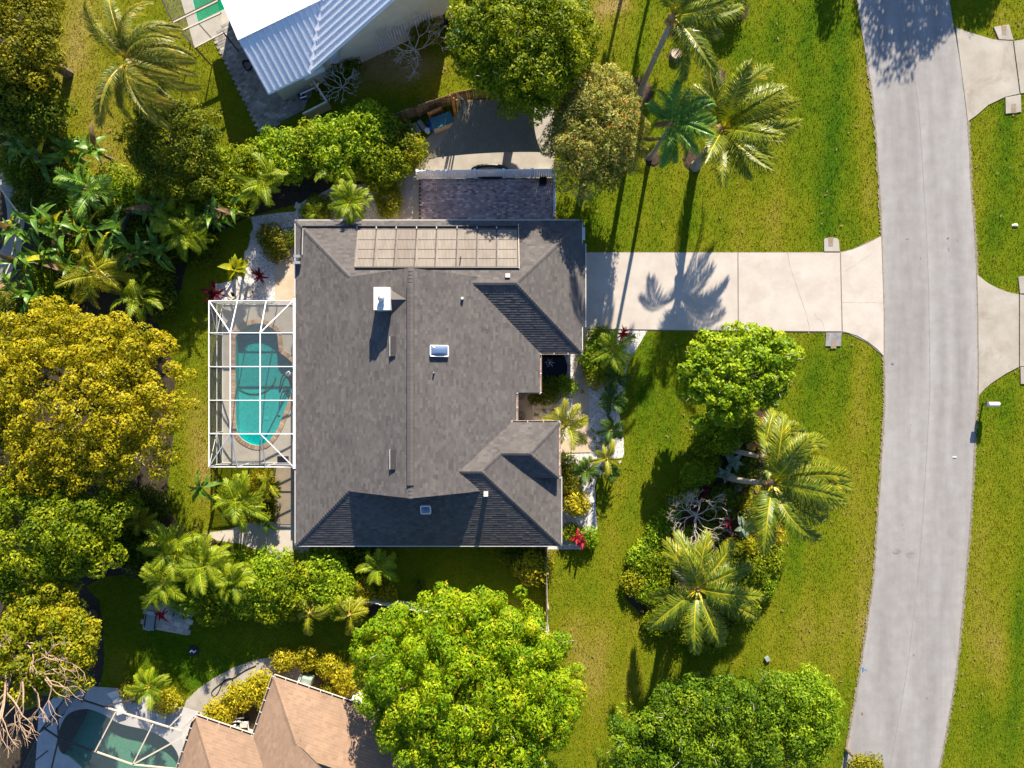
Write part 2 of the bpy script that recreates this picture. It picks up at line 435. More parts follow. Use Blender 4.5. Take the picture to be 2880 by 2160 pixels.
M['leaf_hedge'] = leafmat("leaf_hedge", (0.09, 0.13, 0.004), (0.26, 0.28, 0.007), (0.48, 0.36, 0.012))
M['leaf_croton'] = leafmat("leaf_croton", (0.16, 0.15, 0.006), (0.42, 0.37, 0.012), (0.65, 0.57, 0.04))
M['leaf_orange'] = leafmat("leaf_orange", (0.088,0.022,0.009), (0.363,0.083,0.013), (0.605,0.220,0.033))
M['leaf_red'] = leafmat("leaf_red", (0.055,0.004,0.011), (0.330,0.013,0.033), (0.605,0.033,0.066))
M['leaf_maroon'] = leafmat("leaf_maroon", (0.022,0.004,0.009), (0.099,0.007,0.020), (0.264,0.017,0.044))
M['leaf_grey'] = leafmat("leaf_grey", (0.053,0.105,0.067), (0.147,0.221,0.152), (0.357,0.420,0.323))
M['leaf_banana'] = leafmat("leaf_banana", (0.03, 0.095, 0.008), (0.09, 0.2, 0.015), (0.27, 0.36, 0.07), spec=.35, rough=.38)
M['frond_coco'] = leafmat("frond_coconut", (0.035, 0.085, 0.006), (0.14, 0.19, 0.008), (0.48, 0.4, 0.02), spec=.3, rough=.4, trans=.3)
M['frond_queen'] = leafmat("frond_queen", (.04,.13,.012), (.11,.25,.02), (.34,.42,.07), spec=.28, rough=.42, trans=.3)
M['frond_olive'] = leafmat("frond_olive", (0.060,0.091,0.007), (0.150,0.182,0.013), (0.495,0.325,0.030), spec=.28, rough=.42, trans=.3)
M['frond_areca'] = leafmat("frond_areca", (0.06, 0.14, 0.005), (0.19, 0.27, 0.008), (0.42, 0.42, 0.02), spec=.22, rough=.45)
M['frond_dark'] = leafmat("frond_dark", (0.021,0.072,0.009), (0.053,0.124,0.012), (0.150,0.195,0.022), spec=.22, rough=.45)
M['frond_dead'] = leafmat("frond_dead", (.10,.06,.03), (.24,.15,.08), (.38,.26,.15))
M['frond_gold'] = leafmat("frond_gold", (0.08, 0.12, 0.005), (0.22, 0.24, 0.01), (0.48, 0.42, 0.02), spec=.22, rough=.45)
def ccw(pl):
    a = sum(pl[k][0]*pl[(k+1)%len(pl)][1]-pl[(k+1)%len(pl)][0]*pl[k][1] for k in range(len(pl)))
    return pl if a > 0 else pl[::-1]

# ------------------------------------------------------------------ plan outlines (photo pixels -> metres)
road_l = [(2330,-800),(2380,-250),(2410,0),(2432,140),(2455,283),(2474,540),(2479,664),(2485,865),(2486,1005),(2488,1080),(2487,1150),(2480,1275),(2469,1454),(2457,1620),(2443,1727),(2420,1880),(2401,1994),(2377,2128),(2330,2360),(2230,2800)]
road_r = [(2560,-800),(2630,-250),(2669,0),(2697,163),(2720,342),(2731,540),(2739,638),(2746,768),(2749,900),(2750,1080),(2743,1194),(2737,1314),(2728,1470),(2715,1620),(2702,1757),(2687,1897),(2664,2037),(2640,2160),(2590,2360),(2490,2800)]
rl = smooth_open([P2(*p) for p in road_l], 6); rr = smooth_open([P2(*p) for p in road_r], 6)
road_poly = rl + rr[::-1]
def poly(pts, z=0.0): return [P2(x, y, z) for x, y in pts]

drive_slabs = [
    [(1600,711),(2073,711),(2074,930),(1600,924)],
    [(2076,711),(2361,711),(2366,932),(2077,930)],
    [(2364,711),(2395,703),(2440,685),(2477,665),(2481,780),(2484,880),(2484,1001),(2466,981),(2440,961),(2410,944),(2385,936),(2369,932)],
]
drive_all = [(1600,709),(2362,709),(2395,701),(2479,663),(2486,1004),(2440,964),(2385,938),(2366,935),(1600,927)]
cul_pads = [([(2317,708),(2316,676),(2321,670),(2352,670),(2358,676),(2361,708)], (2335, 682), -1),
            ([(2322,936),(2320,974),(2364,974),(2366,936)], (2343, 966), 1),
            ([(2808,112),(2793,77),(2836,70),(2849,114)], (2822, 88), -1),
            ([(2826,275),(2827,321),(2871,316),(2869,267)], (2849, 305), 1),
            ([(2867,826),(2862,779),(2900,775),(2905,826)], (2886, 792), -1),
            ([(2868,1033),(2869,1080),(2905,1080),(2906,1030)], (2888, 1066), 1)]
driveA = [[(2687,78),(2720,90),(2746,98),(2790,111),(2809,114),(2847,116),(2866,264),(2826,273),(2778,296),(2745,325),(2721,342),(2710,250),(2698,163)],
          [(2850,116),(2880,111),(2960,100),(2960,255),(2869,263)]]
driveB = [[(2747,773),(2778,797),(2803,810),(2835,822),(2864,828),(2864,1032),(2827,1051),(2788,1077),(2769,1093),(2751,1113),(2751,1000),(2750,900)],
          [(2867,828),(2960,840),(2960,1020),(2867,1031)]]

XL, YT, XR, YB, E, SL = -14.43, 10.9, 1.872, -10.78, 2.6, .4167
XG, YGB, XW = 4.67, 2.086, 3.29
house_foot = [(XL,YT),(XG,YT),(XG,YGB),(XR,YGB),(XR,-.57),(.3,-.57),(.3,-2.5),(3.09,-2.5),(XW,-6.2),(XW,YB),(XL,YB)]

pool_pts = [(663.5,963),(667,943),(690,920),(716,911),(742,912),(768,925),(780,942),(783,969),(787,990),(807,1006),(825,1025),(838,1055),(835,1085),(822,1102),(814,1122),(801,1155),(785,1197),(768,1226),(749,1246),(723,1252),(697,1244),(676,1228),(666,1204),(663.5,1158),(663,1060)]
pool_poly = smooth_closed(poly(pool_pts), 4)
deck_poly = poly([(624,857),(892,857),(892,1302),(624,1302)])
gravel_front = poly([(1560,925),(1822,928),(1798,968),(1772,1010),(1760,1050),(1760,1085),(1756,1109),(1743,1122),(1738,1150),(1744,1178),(1754,1236),(1755,1275),(1746,1301),(1712,1325),(1681,1340),(1673,1366),(1676,1438),(1680,1487),(1650,1500),(1640,1545),(1480,1545),(1440,1300),(1440,1080),(1500,1000)])
walk_front = poly([(1618,924),(1653,924),(1655,1000),(1656,1080),(1657,1180),(1661,1272),(1575,1274),(1575,1236),(1612,1232),(1610,1080),(1617,1000)])
gravel_back = poly([(600,846),(600,800),(655,790),(680,745),(700,690),(712,640),(705,610),(770,600),(830,595),(850,560),(930,520),(1010,510),(1100,505),(1140,490),(1140,640),(850,650),(850,846)])
gravel_side = poly([(575,1500),(640,1490),(700,1470),(870,1460),(870,1592),(800,1585),(740,1555),(680,1530),(610,1520)])
patio = poly([(1180,503),(1563,503),(1563,660),(1180,660)])
sidewalk_patio = poly([(1120,497),(1178,480),(1178,665),(1120,665)])
deck_side_top = poly([(773,682),(900,682),(900,856),(773,856)])
deck_side_bot = poly([(773,1304),(900,1304),(900,1474),(773,1474)])
sail_ground = poly([(1150,440),(1240,350),(1320,300),(1560,300),(1560,500),(1150,505)])
island = smooth_closed(poly([(1985,1190),(1958,1270),(1925,1345),(1880,1415),(1848,1470),(1800,1530),(1768,1580),(1756,1625),(1760,1680),(1785,1710),(1825,1748),(1895,1785),(1990,1795),(2070,1750),(2130,1680),(2185,1600),(2200,1480),(2210,1330),(2200,1220),(2170,1150),(2080,1140)]), 4)
bed_nw = smooth_closed(poly([(-60,350),(90,390),(180,450),(300,580),(420,590),(560,570),(680,470),(850,420),(1040,360),(1150,370),(1185,430),(1140,500),(1000,520),(930,530),(850,570),(700,610),(560,690),(520,760),(480,880),(300,900),(-60,900)]), 3)
bed_w = smooth_closed(poly([(-60,880),(380,880),(480,1000),(490,1200),(470,1400),(520,1490),(600,1520),(700,1560),(830,1600),(960,1640),(1100,1690),(1100,1720),(960,1740),(800,1720),(640,1720),(500,1700),(420,1640),(300,1620),(150,1700),(-60,1700)]), 3)
bed_sw = smooth_closed(poly([(-60,1650),(240,1650),(290,1800),(270,1950),(120,2200),(-60,2250)]), 3)
bed_tl = smooth_closed(poly([(-60,-60),(90,-40),(95,100),(80,250),(100,330),(80,360),(-60,360)]), 3)
bed_yellow = smooth_closed(poly([(575,2010),(620,1960),(690,1925),(770,1895),(830,1925),(900,1890),(1060,1940),(1060,2010),(800,2000),(740,2120),(600,2080)]), 3)
mulch_rings = [(1795,262,44),(1836,446,24),(1952,448,33),(2012,218,32),(2065,22,44),(2065,1225,40)]
path_bot = poly([(505,2020),(525,1968),(560,1935),(600,1908),(660,1876),(720,1855),(790,1843),(850,1870),(845,1925),(785,1898),(720,1906),(672,1926),(628,1962),(595,2010),(560,2060)])
pad_lounge = poly([(413,1705),(553,1682),(527,1786),(402,1763)])
npatio = poly([(600,107),(640,60),(900,120),(885,230),(860,300),(847,314),(733,377)])
npool_deck = poly([(470,-140),(660,-140),(660,60),(600,107),(548,136)])
npool_poly = poly([(521,-90),(640,-60),(640,22),(557,63)])
sdeck = poly([(110,2000),(190,1925),(330,1935),(590,2010),(560,2330),(90,2330)])
spool_pts = [(166,2060),(190,2010),(240,1993),(290,2008),(340,2035),(420,2055),(480,2090),(505,2140),(490,2210),(300,2230),(250,2180),(205,2135),(168,2110)]
spool_poly = smooth_closed(poly(spool_pts), 4)
wdeck = poly([(-120,430),(0,460),(75,590),(60,700),(20,800),(-120,820)])
wpool_poly = smooth_closed(poly([(-110,520),(-20,500),(15,560),(20,640),(-10,720),(-110,740)]), 3)
tan_foot = poly([(560,2020),(715,2066),(770,1915),(1040,2000),(1300,2085),(1300,2400),(480,2400)])
metal_foot = poly([(640,60),(780,255),(1260,40),(1260,-200),(560,-200)])
holes = [deck_poly, npool_deck, sdeck, wdeck, poly([(1505,990),(1605,990),(1605,1085),(1505,1085)])]
no_grass = [road_poly, poly(drive_all), house_foot, deck_poly, gravel_front, gravel_back, gravel_side, patio, sidewalk_patio, deck_side_top,
            deck_side_bot, sail_ground, island, bed_nw, bed_w, bed_sw, bed_tl, bed_yellow, path_bot, pad_lounge, npatio, npool_deck, sdeck, wdeck, tan_foot, metal_foot] \
    + [poly(p) for p in driveA + driveB] + [poly(p[0]) for p in cul_pads]

# ------------------------------------------------------------------ ground and lawn
DRY = [(2432,330,22,260,.55),(2440,560,25,90,.3),(2190,600,130,70,.35),(2130,690,170,18,.25),(2060,640,60,60,.15),(570,1290,35,160,.55),(540,1180,30,80,.35),(580,1330,25,60,.3),
       (1660,1860,70,110,.4),(1610,1790,40,70,.3),(1700,1900,120,200,.18),(2300,1790,130,120,.35),(2425,1700,25,200,.5),(2440,1450,30,150,.25),(2790,1840,50,110,.6),(2760,1700,60,140,.25),
       (2800,1960,40,60,.2),(230,60,60,120,.45),(190,190,50,90,.35),(300,420,60,120,.3),(330,500,60,60,.25),(280,300,60,100,.2),(1690,80,60,120,.3),(1740,10,40,30,.8),(1690,20,30,40,.4),
       (1800,1330,100,120,.15),(1730,1480,60,90,.2),(1840,1700,60,200,.15),(2780,1500,60,120,.25),(2380,1300,90,200,.18),(2420,1100,30,120,.3),(1990,200,60,40,.2),(1905,160,40,30,.3),
       (1100,220,120,60,.5),(1160,180,90,40,.55),(1000,300,150,60,.25),(1050,160,120,60,.6),(2330,960,120,20,.1),(2740,480,14,200,.2),(2840,60,60,60,.3),(1560,1480,30,60,.4),(1545,1560,14,60,.7),(1440,1700,60,30,.3),
       (330,1880,30,60,.5),(480,1960,40,40,.4),(760,1780,80,30,.2),(1980,480,90,60,.12)]
LUSH = [(2345,320,85,330,.36),(2310,600,80,120,.28),(2330,1050,80,120,.28),(2290,1180,70,90,.2),(2840,420,30,240,.4),(2815,2000,70,150,.35),(2860,1750,25,160,.35),(1700,620,90,120,.15),
        (1830,1080,70,160,.2),(1860,1250,70,160,.22),(1760,1450,60,80,.15),(2000,620,110,80,.15),(2800,650,50,120,.2),(2150,150,120,60,.25),(1850,330,60,60,.25),(600,1900,200,80,.35),(2240,1540,40,140,.2),
        (1100,300,120,50,.3),(950,330,100,60,.4),(2800,1150,60,80,.25),(2220,60,90,60,.2),(450,1800,120,80,.3),(1250,1650,160,60,.1)]
def lawn_attr(x, y):
    px = np.asarray(x)*S+1440; py = 1080-np.asarray(y)*S
    d = np.full(px.shape, -.02); l = np.zeros(px.shape)
    for cx, cy, rx, ry, a in DRY: d = d + a*np.exp(-((px-cx)/rx)**2-((py-cy)/ry)**2)
    for cx, cy, rx, ry, a in LUSH: l = l + a*np.exp(-((px-cx)/rx)**2-((py-cy)/ry)**2)
    d = d + .16/(1+np.exp((px-600)/60))*(py < 640)
    l = l + .09*np.sin(px/15.0+py/160.0)*(px > 1650)
    return d, l
gx = np.concatenate([[-1200,-400,-150,-80,-60,-50], np.arange(-44, 44.01, .5), [50,60,80,150,400,1200]])
gy = np.concatenate([[-1200,-400,-150,-80,-60,-45], np.arange(-34, 34.01, .5), [45,60,80,150,400,1200]])
GX, GY = np.meshgrid(gx, gy, indexing='ij'); nx, ny = GX.shape
V = np.stack([GX.ravel(), GY.ravel(), np.zeros(nx*ny)], 1)
I, J = np.meshgrid(np.arange(nx-1), np.arange(ny-1), indexing='ij')
F = np.stack([I*ny+J, (I+1)*ny+J, (I+1)*ny+J+1, I*ny+J+1], -1).reshape(-1, 4)
kill = np.zeros(len(F), bool)
for hp in holes:
    ins = in_poly(V[:, 0], V[:, 1], hp); kill |= ins[F].all(1)
F = F[~kill]
d, l = lawn_attr(V[:, 0], V[:, 1])
ground = link(bpy.data.objects.new("ground", np_mesh("ground", V, F, M['lawn'], vert_attr={"dry": d, "lush": l})))
tag(ground, "wide lawn ground in green and straw tones around the houses", "ground", kind="structure")

rng = np.random.default_rng(7)
NB = 560000
bx = rng.uniform(-37.5, 37.5, NB); by = rng.uniform(-28.5, 28.5, NB)
clump = (np.sin(bx*5.1+np.sin(by*3.3)*2)+np.sin(by*4.7+np.sin(bx*2.9)*2))*.25+.5
keep = rng.uniform(0, 1, NB) < (.45+.55*clump)
for pl in no_grass: keep &= ~in_poly(bx, by, pl)
for cx, cy, r in mulch_rings:
    c = P(cx, cy); keep &= (bx-c.x)**2+(by-c.y)**2 > (r/S)**2
bx, by = bx[keep], by[keep]; NB = len(bx)
hgt = rng.uniform(.04, .13, NB); az = rng.uniform(0, 6.283, NB); lean = rng.uniform(.3, 1.2, NB); wd = rng.uniform(.012, .03, NB)
base = np.stack([bx, by, np.zeros(NB)], 1); sd = np.stack([-np.sin(az), np.cos(az), np.zeros(NB)], 1)*wd[:, None]
tip = base+np.stack([np.cos(az)*lean*hgt, np.sin(az)*lean*hgt, hgt], 1)
V = np.stack([base-sd, base+sd, tip], 1).reshape(-1, 3); F = np.arange(NB*3).reshape(-1, 3)
d, l = lawn_attr(bx, by)
grass = link(bpy.data.objects.new("lawn_grass", np_mesh("lawn_grass", V, F, M['blade'], face_attr={"dry": d, "lush": l, "tone": rng.uniform(0, 1, NB)})))
tag(grass, "short mown grass blades covering the lawns", "grass", kind="stuff")

NL = 480
lx = rng.uniform(-37, 37, NL*3); ly = rng.uniform(-28, 28, NL*3); ok = np.ones(NL*3, bool)
for pl in [p for p in no_grass if p is not road_poly]: ok &= ~in_poly(lx, ly, pl)
ok &= ~(in_poly(lx, ly, road_poly) & (rng.uniform(0, 1, NL*3) > .12))
lx, ly = lx[ok][:NL], ly[ok][:NL]; NL = len(lx); la = rng.uniform(0, 6.283, NL); ls = rng.uniform(.05, .15, NL)
cs = np.stack([np.cos(la), np.sin(la), np.zeros(NL)], 1)*ls[:, None]; sn = np.stack([-np.sin(la), np.cos(la), np.zeros(NL)], 1)*ls[:, None]*.45; b0 = np.stack([lx, ly, rng.uniform(.05, .09, NL)], 1)
V = np.stack([b0-cs, b0+sn, b0+cs+np.array([0, 0, .02]), b0-sn], 1).reshape(-1, 3)
tag(link(bpy.data.objects.new("leaf_litter", np_mesh("leaf_litter", V, np.arange(NL*4).reshape(-1, 4), M['litter']))), "scattered dry leaves lying on the lawns", "leaves", kind="stuff")
def sheet(name, pl, z0, z1, mat, label=None, parent=None, kind="structure"):
    o = MB().prism(pl, z0, z1).build(name, mat, parent)
    if parent is None: tag(o, label, None, kind=kind)
    return o
AC = 20; V = []; U = []
for a, b in zip(rl, rr):
    for j in range(AC+1): f = j/AC; V.append((a[0]*(1-f)+b[0]*f, a[1]*(1-f)+b[1]*f, .035+.03*(1-(2*f-1)**2))); U.append(f)
F = [(i*(AC+1)+j, i*(AC+1)+j+1, (i+1)*(AC+1)+j+1, (i+1)*(AC+1)+j) for i in range(len(rl)-1) for j in range(AC)]
F = [f[::-1] for f in F]
road = link(bpy.data.objects.new("road", np_mesh("road", V, F, M['asphalt'], vert_attr={"across": U}, smooth=True))); tag(road, "pale grey asphalt street curving down the right side", kind="structure")
mb = MB()
for e_ in (rl, rr):
    for a, b in zip(e_, e_[1:]): mb.face([(*a, -.05), (*b, -.05), (*b, .035), (*a, .035)])
mb.build("road_side", M['asphalt'], road)
rc = [tuple(np.array(a)*.52+np.array(b)*.48) for a, b in zip(rl, rr)]
mb = MB()
for k in range(len(rc)-1):
    a, b = Vector((*rc[k], 0)), Vector((*rc[k+1], 0)); n = Vector((-(b-a).y, (b-a).x, 0)).normalized()*.02
    mb.face([a-n+Vector((0,0,.0695)), b-n+Vector((0,0,.0695)), b+n+Vector((0,0,.0695)), a+n+Vector((0,0,.0695))][::-1])
mb.build("centre_seam", M['seam'], road)
def decal(name, px, py, r, mat, z, parent, seed, asp=1.0):
    rg = random.Random(seed); c = P(px, py); n = 14
    pts = [(c.x+math.cos(k*2*math.pi/n)*r*rg.uniform(.6, 1.15)*asp, c.y+math.sin(k*2*math.pi/n)*r*rg.uniform(.6, 1.15)) for k in range(n)]
    m_ = MB(); m_.face([(x, y, z) for x, y in pts]); return m_.build(name, mat, parent)
for k, (x, y, r, a) in enumerate([(2523,1549,.2,1.5),(2558,1560,.25,1.4),(2551,672,.08,1.6),(2510,1022,.08,1.3),(2535,374,.05,1),(2541,1488,.05,1),(2537,1475,.05,1),(2538,1515,.06,.6),(2579,1705,.09,.5),(2511,1638,.04,1),(2560,1195,.05,.8),(2558,1213,.04,1),(2660,1110,.12,.6),(2668,700,.15,.6)]):
    decal("tar_spot", x, y, r, M['seam'], .0695+.0003*k, road, k, a)
for a, b in [((2423,1878),(2438,1886)),((2425,1890),(2427,1876)),((2424,1884),(2430,1888))]:
    pa, pb = P(*a), P(*b); MB().bar((pa.x, pa.y, .046), (pb.x, pb.y, .046), .05, .006).build("survey_mark", M['bluepaint'], road)

rg = random.Random(77)
for side, pts_, sg_ in ((0, rl, 1), (1, rr, -1)):
    mb = MB(); q = smooth_open(pts_[20:110], 6); inn = []; out_ = []
    for k in range(len(q)):
        a, b = np.array(q[max(0, k-1)]), np.array(q[min(len(q)-1, k+1)]); d_ = (b-a)/np.linalg.norm(b-a); n_ = np.array([-d_[1], d_[0]])*sg_
        inn.append(np.array(q[k])+n_*(.01+.07*rg.random()**2)); out_.append(np.array(q[k])-n_*(.05+.16*rg.random()))
    for k in range(len(q)-1): mb.face([(*out_[k], .040), (*out_[k+1], .040), (*inn[k+1], .044), (*inn[k], .044)][::sg_])
    mb.build("sandy_edge", M['edge_sand'], road)
drive = sheet("driveway", poly(drive_all), -.05, .03, M['joint'], "main pale concrete driveway from garage to street")
for sl in drive_slabs: MB().prism(poly(sl), -.04, .055).build("slab", M['concrete'], drive)
def crack(pts, parent, z, w=.012, seed=0):
    rg = random.Random(seed); mb = MB(); pts = smooth_open([P2(*p) for p in pts], 5)
    pts = [(x+rg.uniform(-.03,.03), y+rg.uniform(-.03,.03)) for x, y in pts]
    for k in range(len(pts)-1):
        a, b = Vector((*pts[k], z)), Vector((*pts[k+1], z)); n = Vector((-(b-a).y, (b-a).x, 0)).normalized()*w*rg.uniform(.5, 1.2)
        mb.face([a-n, b-n, b+n, a+n])
    return mb.build("crack", M['crack'], parent)
crack([(2214,712),(2223,756),(2238,800),(2256,850),(2268,890),(2276,930)], drive, .059, .014, 1)
crack([(2290,880),(2297,895),(2312,905),(2318,928)], drive, .059, .008, 2)
crack([(2371,766),(2400,748),(2430,728),(2452,712)], drive, .059, .008, 3)
crack([(2368,850),(2420,851),(2482,852)], drive, .059, .006, 4)
for i, (nm, lab, ds) in enumerate([("driveway", "neighbouring concrete driveway apron at the top right corner", driveA), ("driveway", "neighbouring concrete driveway apron halfway up the right edge", driveB)]):
    pts = ds[0]; o = sheet(nm, poly(pts), -.05, .055, M['concrete2'], lab)
    MB().prism(poly(ds[1]), -.05, .056).build("slab", M['concrete2'], o)
for i, (pp, hole, sgn) in enumerate(cul_pads):
    pl = poly(pp); c = P(*hole); lab = ["concrete culvert end on the upper edge of the main driveway", "dark concrete culvert end on the lower edge of the main driveway", "concrete culvert end above the top right driveway apron", "concrete culvert end below the top right driveway apron", "concrete culvert end above the middle right driveway apron", "concrete culvert end below the middle right driveway apron"][i]
    t_ = thing("culvert_end", lab, "culvert", (c.x, c.y, 0), group="culvert ends")
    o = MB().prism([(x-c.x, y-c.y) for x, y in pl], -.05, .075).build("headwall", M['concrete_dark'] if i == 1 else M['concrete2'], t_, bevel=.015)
    w = .2
    m_ = MB(); m_.face([(-w, .36*sgn*-1, .08), (w, .36*sgn*-1, .08), (w*.75, .3*sgn, .08), (-w*.75, .3*sgn, .08)][::(-1 if sgn > 0 else 1)])
    m_.build("pipe_mouth", M['joint'], t_)
    m_ = MB(); m_.face([(-w*.8, -.34*sgn, .084), (w*.8, -.34*sgn, .084), (w*.4, .02*sgn, .084), (-w*.5, 0, .084)][::(-1 if sgn > 0 else 1)])
    m_.build("silt", M['dirt'], t_)

gh_ = ccw(poly([(1504,989),(1606,989),(1606,1086),(1504,1086)])); gf_ = ccw(gravel_front); pts = gf_+gh_[::-1]; mb = MB()
for t_ in tessellate_polygon([[Vector((*p, 0)) for p in gf_], [Vector((*p, 0)) for p in gh_[::-1]]]): mb.face([(x, y, .012) for x, y in ccw([pts[i] for i in t_])])
tag(mb.build("garden_gravel", M['gravel']), "white gravel bed along the front of the grey house", kind="structure")
wf = sheet("front_walk", walk_front, -.03, .05, M['walk'], "beige concrete front walk beside the pond")
for y in (1000, 1080, 1160):
    a, b = P(1612, y), P(1657, y); MB().bar((a.x, a.y, .0525), (b.x, b.y, .0525), .02, .004).build("joint", M['joint'], wf)
sheet("garden_gravel", gravel_back, -.03, .010, M['gravel'], "white gravel path behind the grey house near the pool")
sheet("garden_gravel", gravel_side, -.03, .014, M['concrete'], "pale stone path below the pool corner of the grey house")
sheet("side_walk", sidewalk_patio, -.03, .03, M['concrete2'], "beige concrete strip left of the brick patio")
sheet("side_pad", deck_side_top, -.03, .04, M['walk'], "beige concrete pad between pool cage and white gravel")
sheet("side_pad", deck_side_bot, -.03, .04, M['walk'], "beige concrete pad below the pool cage")
sheet("yard_sand", sail_ground, -.03, .010, M['concrete2'], "sandy yard ground under the shade sail")
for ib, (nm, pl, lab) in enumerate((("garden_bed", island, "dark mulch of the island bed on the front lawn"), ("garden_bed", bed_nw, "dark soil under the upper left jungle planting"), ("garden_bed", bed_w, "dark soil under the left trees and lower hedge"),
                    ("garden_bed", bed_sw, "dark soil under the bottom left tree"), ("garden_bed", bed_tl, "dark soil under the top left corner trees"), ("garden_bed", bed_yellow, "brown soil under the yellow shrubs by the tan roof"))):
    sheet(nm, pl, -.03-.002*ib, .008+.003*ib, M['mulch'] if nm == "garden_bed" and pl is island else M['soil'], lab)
for k, (x, y, r) in enumerate(mulch_rings):
    c = P(x, y); rg = random.Random(k+40)
    pts = [(c.x+math.cos(a*math.pi/12)*r/S*rg.uniform(.88,1.06), c.y+math.sin(a*math.pi/12)*r/S*rg.uniform(.88,1.06)) for a in range(24)]
    mb = MB(); n = len(pts)
    for a in range(n):
        p, q = pts[a], pts[(a+1)%n]
        mb.face([(p[0],p[1],.0), (q[0],q[1],.0), (c.x*.3+q[0]*.7, c.y*.3+q[1]*.7, .07), (c.x*.3+p[0]*.7, c.y*.3+p[1]*.7, .07)])
        mb.face([(c.x*.3+p[0]*.7, c.y*.3+p[1]*.7, .07), (c.x*.3+q[0]*.7, c.y*.3+q[1]*.7, .07), (c.x, c.y, .09)])
    o = mb.build("mulch_ring", M['mulch']); tag(o, ["brown mulch ring at the foot of the tallest lawn palm", "small mulch ring under the feathery leaning palm", "mulch ring under the broad lawn palm near the driveway", "mulch ring half hidden behind the broad lawn palm", "mulch ring around the bush at the top of the lawn", "mulch patch above the orange croton"][k], "mulch", kind="structure")
sheet("garden_path", path_bot, -.03, .03, M['concrete2'], "curved grey concrete path beside the tan roof")

# ------------------------------------------------------------------ loose laid pieces
def pieces(parent, name, size, spots, mat, limit=300):
    """spots: (x, y, z, rz, tone); the first ones are objects sharing meshes, the rest one stuff part"""
    cache = {}
    def shape(mb, c, rz, tone):
        sx, sy, sz = size; i = len(mb.v); ca, sa = math.cos(rz), math.sin(rz); ch = .008
        for z, k in ((-sz/2, 0), (sz/2-ch, 0), (sz/2, ch)):
            for x, y in ((-1,-1),(1,-1),(1,1),(-1,1)):
                X, Y = x*(sx/2-k), y*(sy/2-k); mb.v.append((c[0]+X*ca-Y*sa, c[1]+X*sa+Y*ca, c[2]+z))
        for a in (0, 4):
            for k in range(4): mb.f.append((i+a+k, i+a+(k+1)%4, i+a+4+(k+1)%4, i+a+4+k)); mb.t.append(tone)
        mb.f.append((i+8, i+9, i+10, i+11)); mb.t.append(tone)
    for x, y, z, rz, tone in spots[:limit]:
        q = round(tone*9)/9
        if q not in cache:
            mb = MB(); shape(mb, (0, 0, 0), 0, q); cache[q] = mb.mesh(name, mat)
        o = link(bpy.data.objects.new(name, cache[q]), parent); o.location = (x, y, z); o.rotation_euler = (0, 0, rz)
    if len(spots) > limit:
        mb = MB()
        for x, y, z, rz, tone in spots[limit:]: shape(mb, (x, y, z), rz, tone)
        tag(mb.build(name+"s", mat, parent), kind="stuff")
def lay(pl, sx, sy, rz, z, seed, centre, gap=.012, tonef=None):
    rg = random.Random(seed); xs = [p[0] for p in pl]; ys = [p[1] for p in pl]; c = (sum(xs)/len(xs), sum(ys)/len(ys)); out = []
    ca, sa = math.cos(rz), math.sin(rz); n = 90
    for i in range(-n, n):
        for j in range(-n, n):
            u = (i+(.5 if j % 2 else 0))*(sx+gap); v = j*(sy+gap); x = c[0]+u*ca-v*sa; y = c[1]+u*sa+v*ca
            if min(xs) < x < max(xs) and min(ys) < y < max(ys): out.append((x, y, z+rg.uniform(-.003, .004), rz, min(1, max(0, rg.gauss(.42, .2))) if rg.random() > .07 else 1.0))
    ok = in_poly(np.array([o[0] for o in out]), np.array([o[1] for o in out]), pl)
    out = [o for o, k in zip(out, ok) if k]
    return sorted(out, key=lambda o: (o[0]-centre[0])**2+(o[1]-centre[1])**2)
pb = sheet("brick_patio", patio, -.03, .02, M['paver_bed'], "reddish brick paver patio between white fence and grey roof")
pieces(pb, "paver", (.24, .12, .05), lay(patio, .24, .12, 0, .025, 3, P2(1370, 560)), M['paver'])
na = math.atan2(.437, .9)
pb2 = sheet("paver_patio", npatio, -.03, .02, M['paver_bed_grey'], "grey paver patio beside the white metal roof house")
pieces(pb2, "paver", (.30, .19, .05), lay(npatio, .30, .19, na, .025, 5, P2(760, 320)), M['paver_grey'])
pb3 = sheet("lounge_pad", pad_lounge, -.03, .06, M['stone'], "small paved pad on the shaded lawn by the lower hedge")
pieces(pb3, "paver", (.5, .35, .05), lay(pad_lounge, .5, .35, math.radians(-13), .062, 6, P2(470, 1730)), M['stone'])

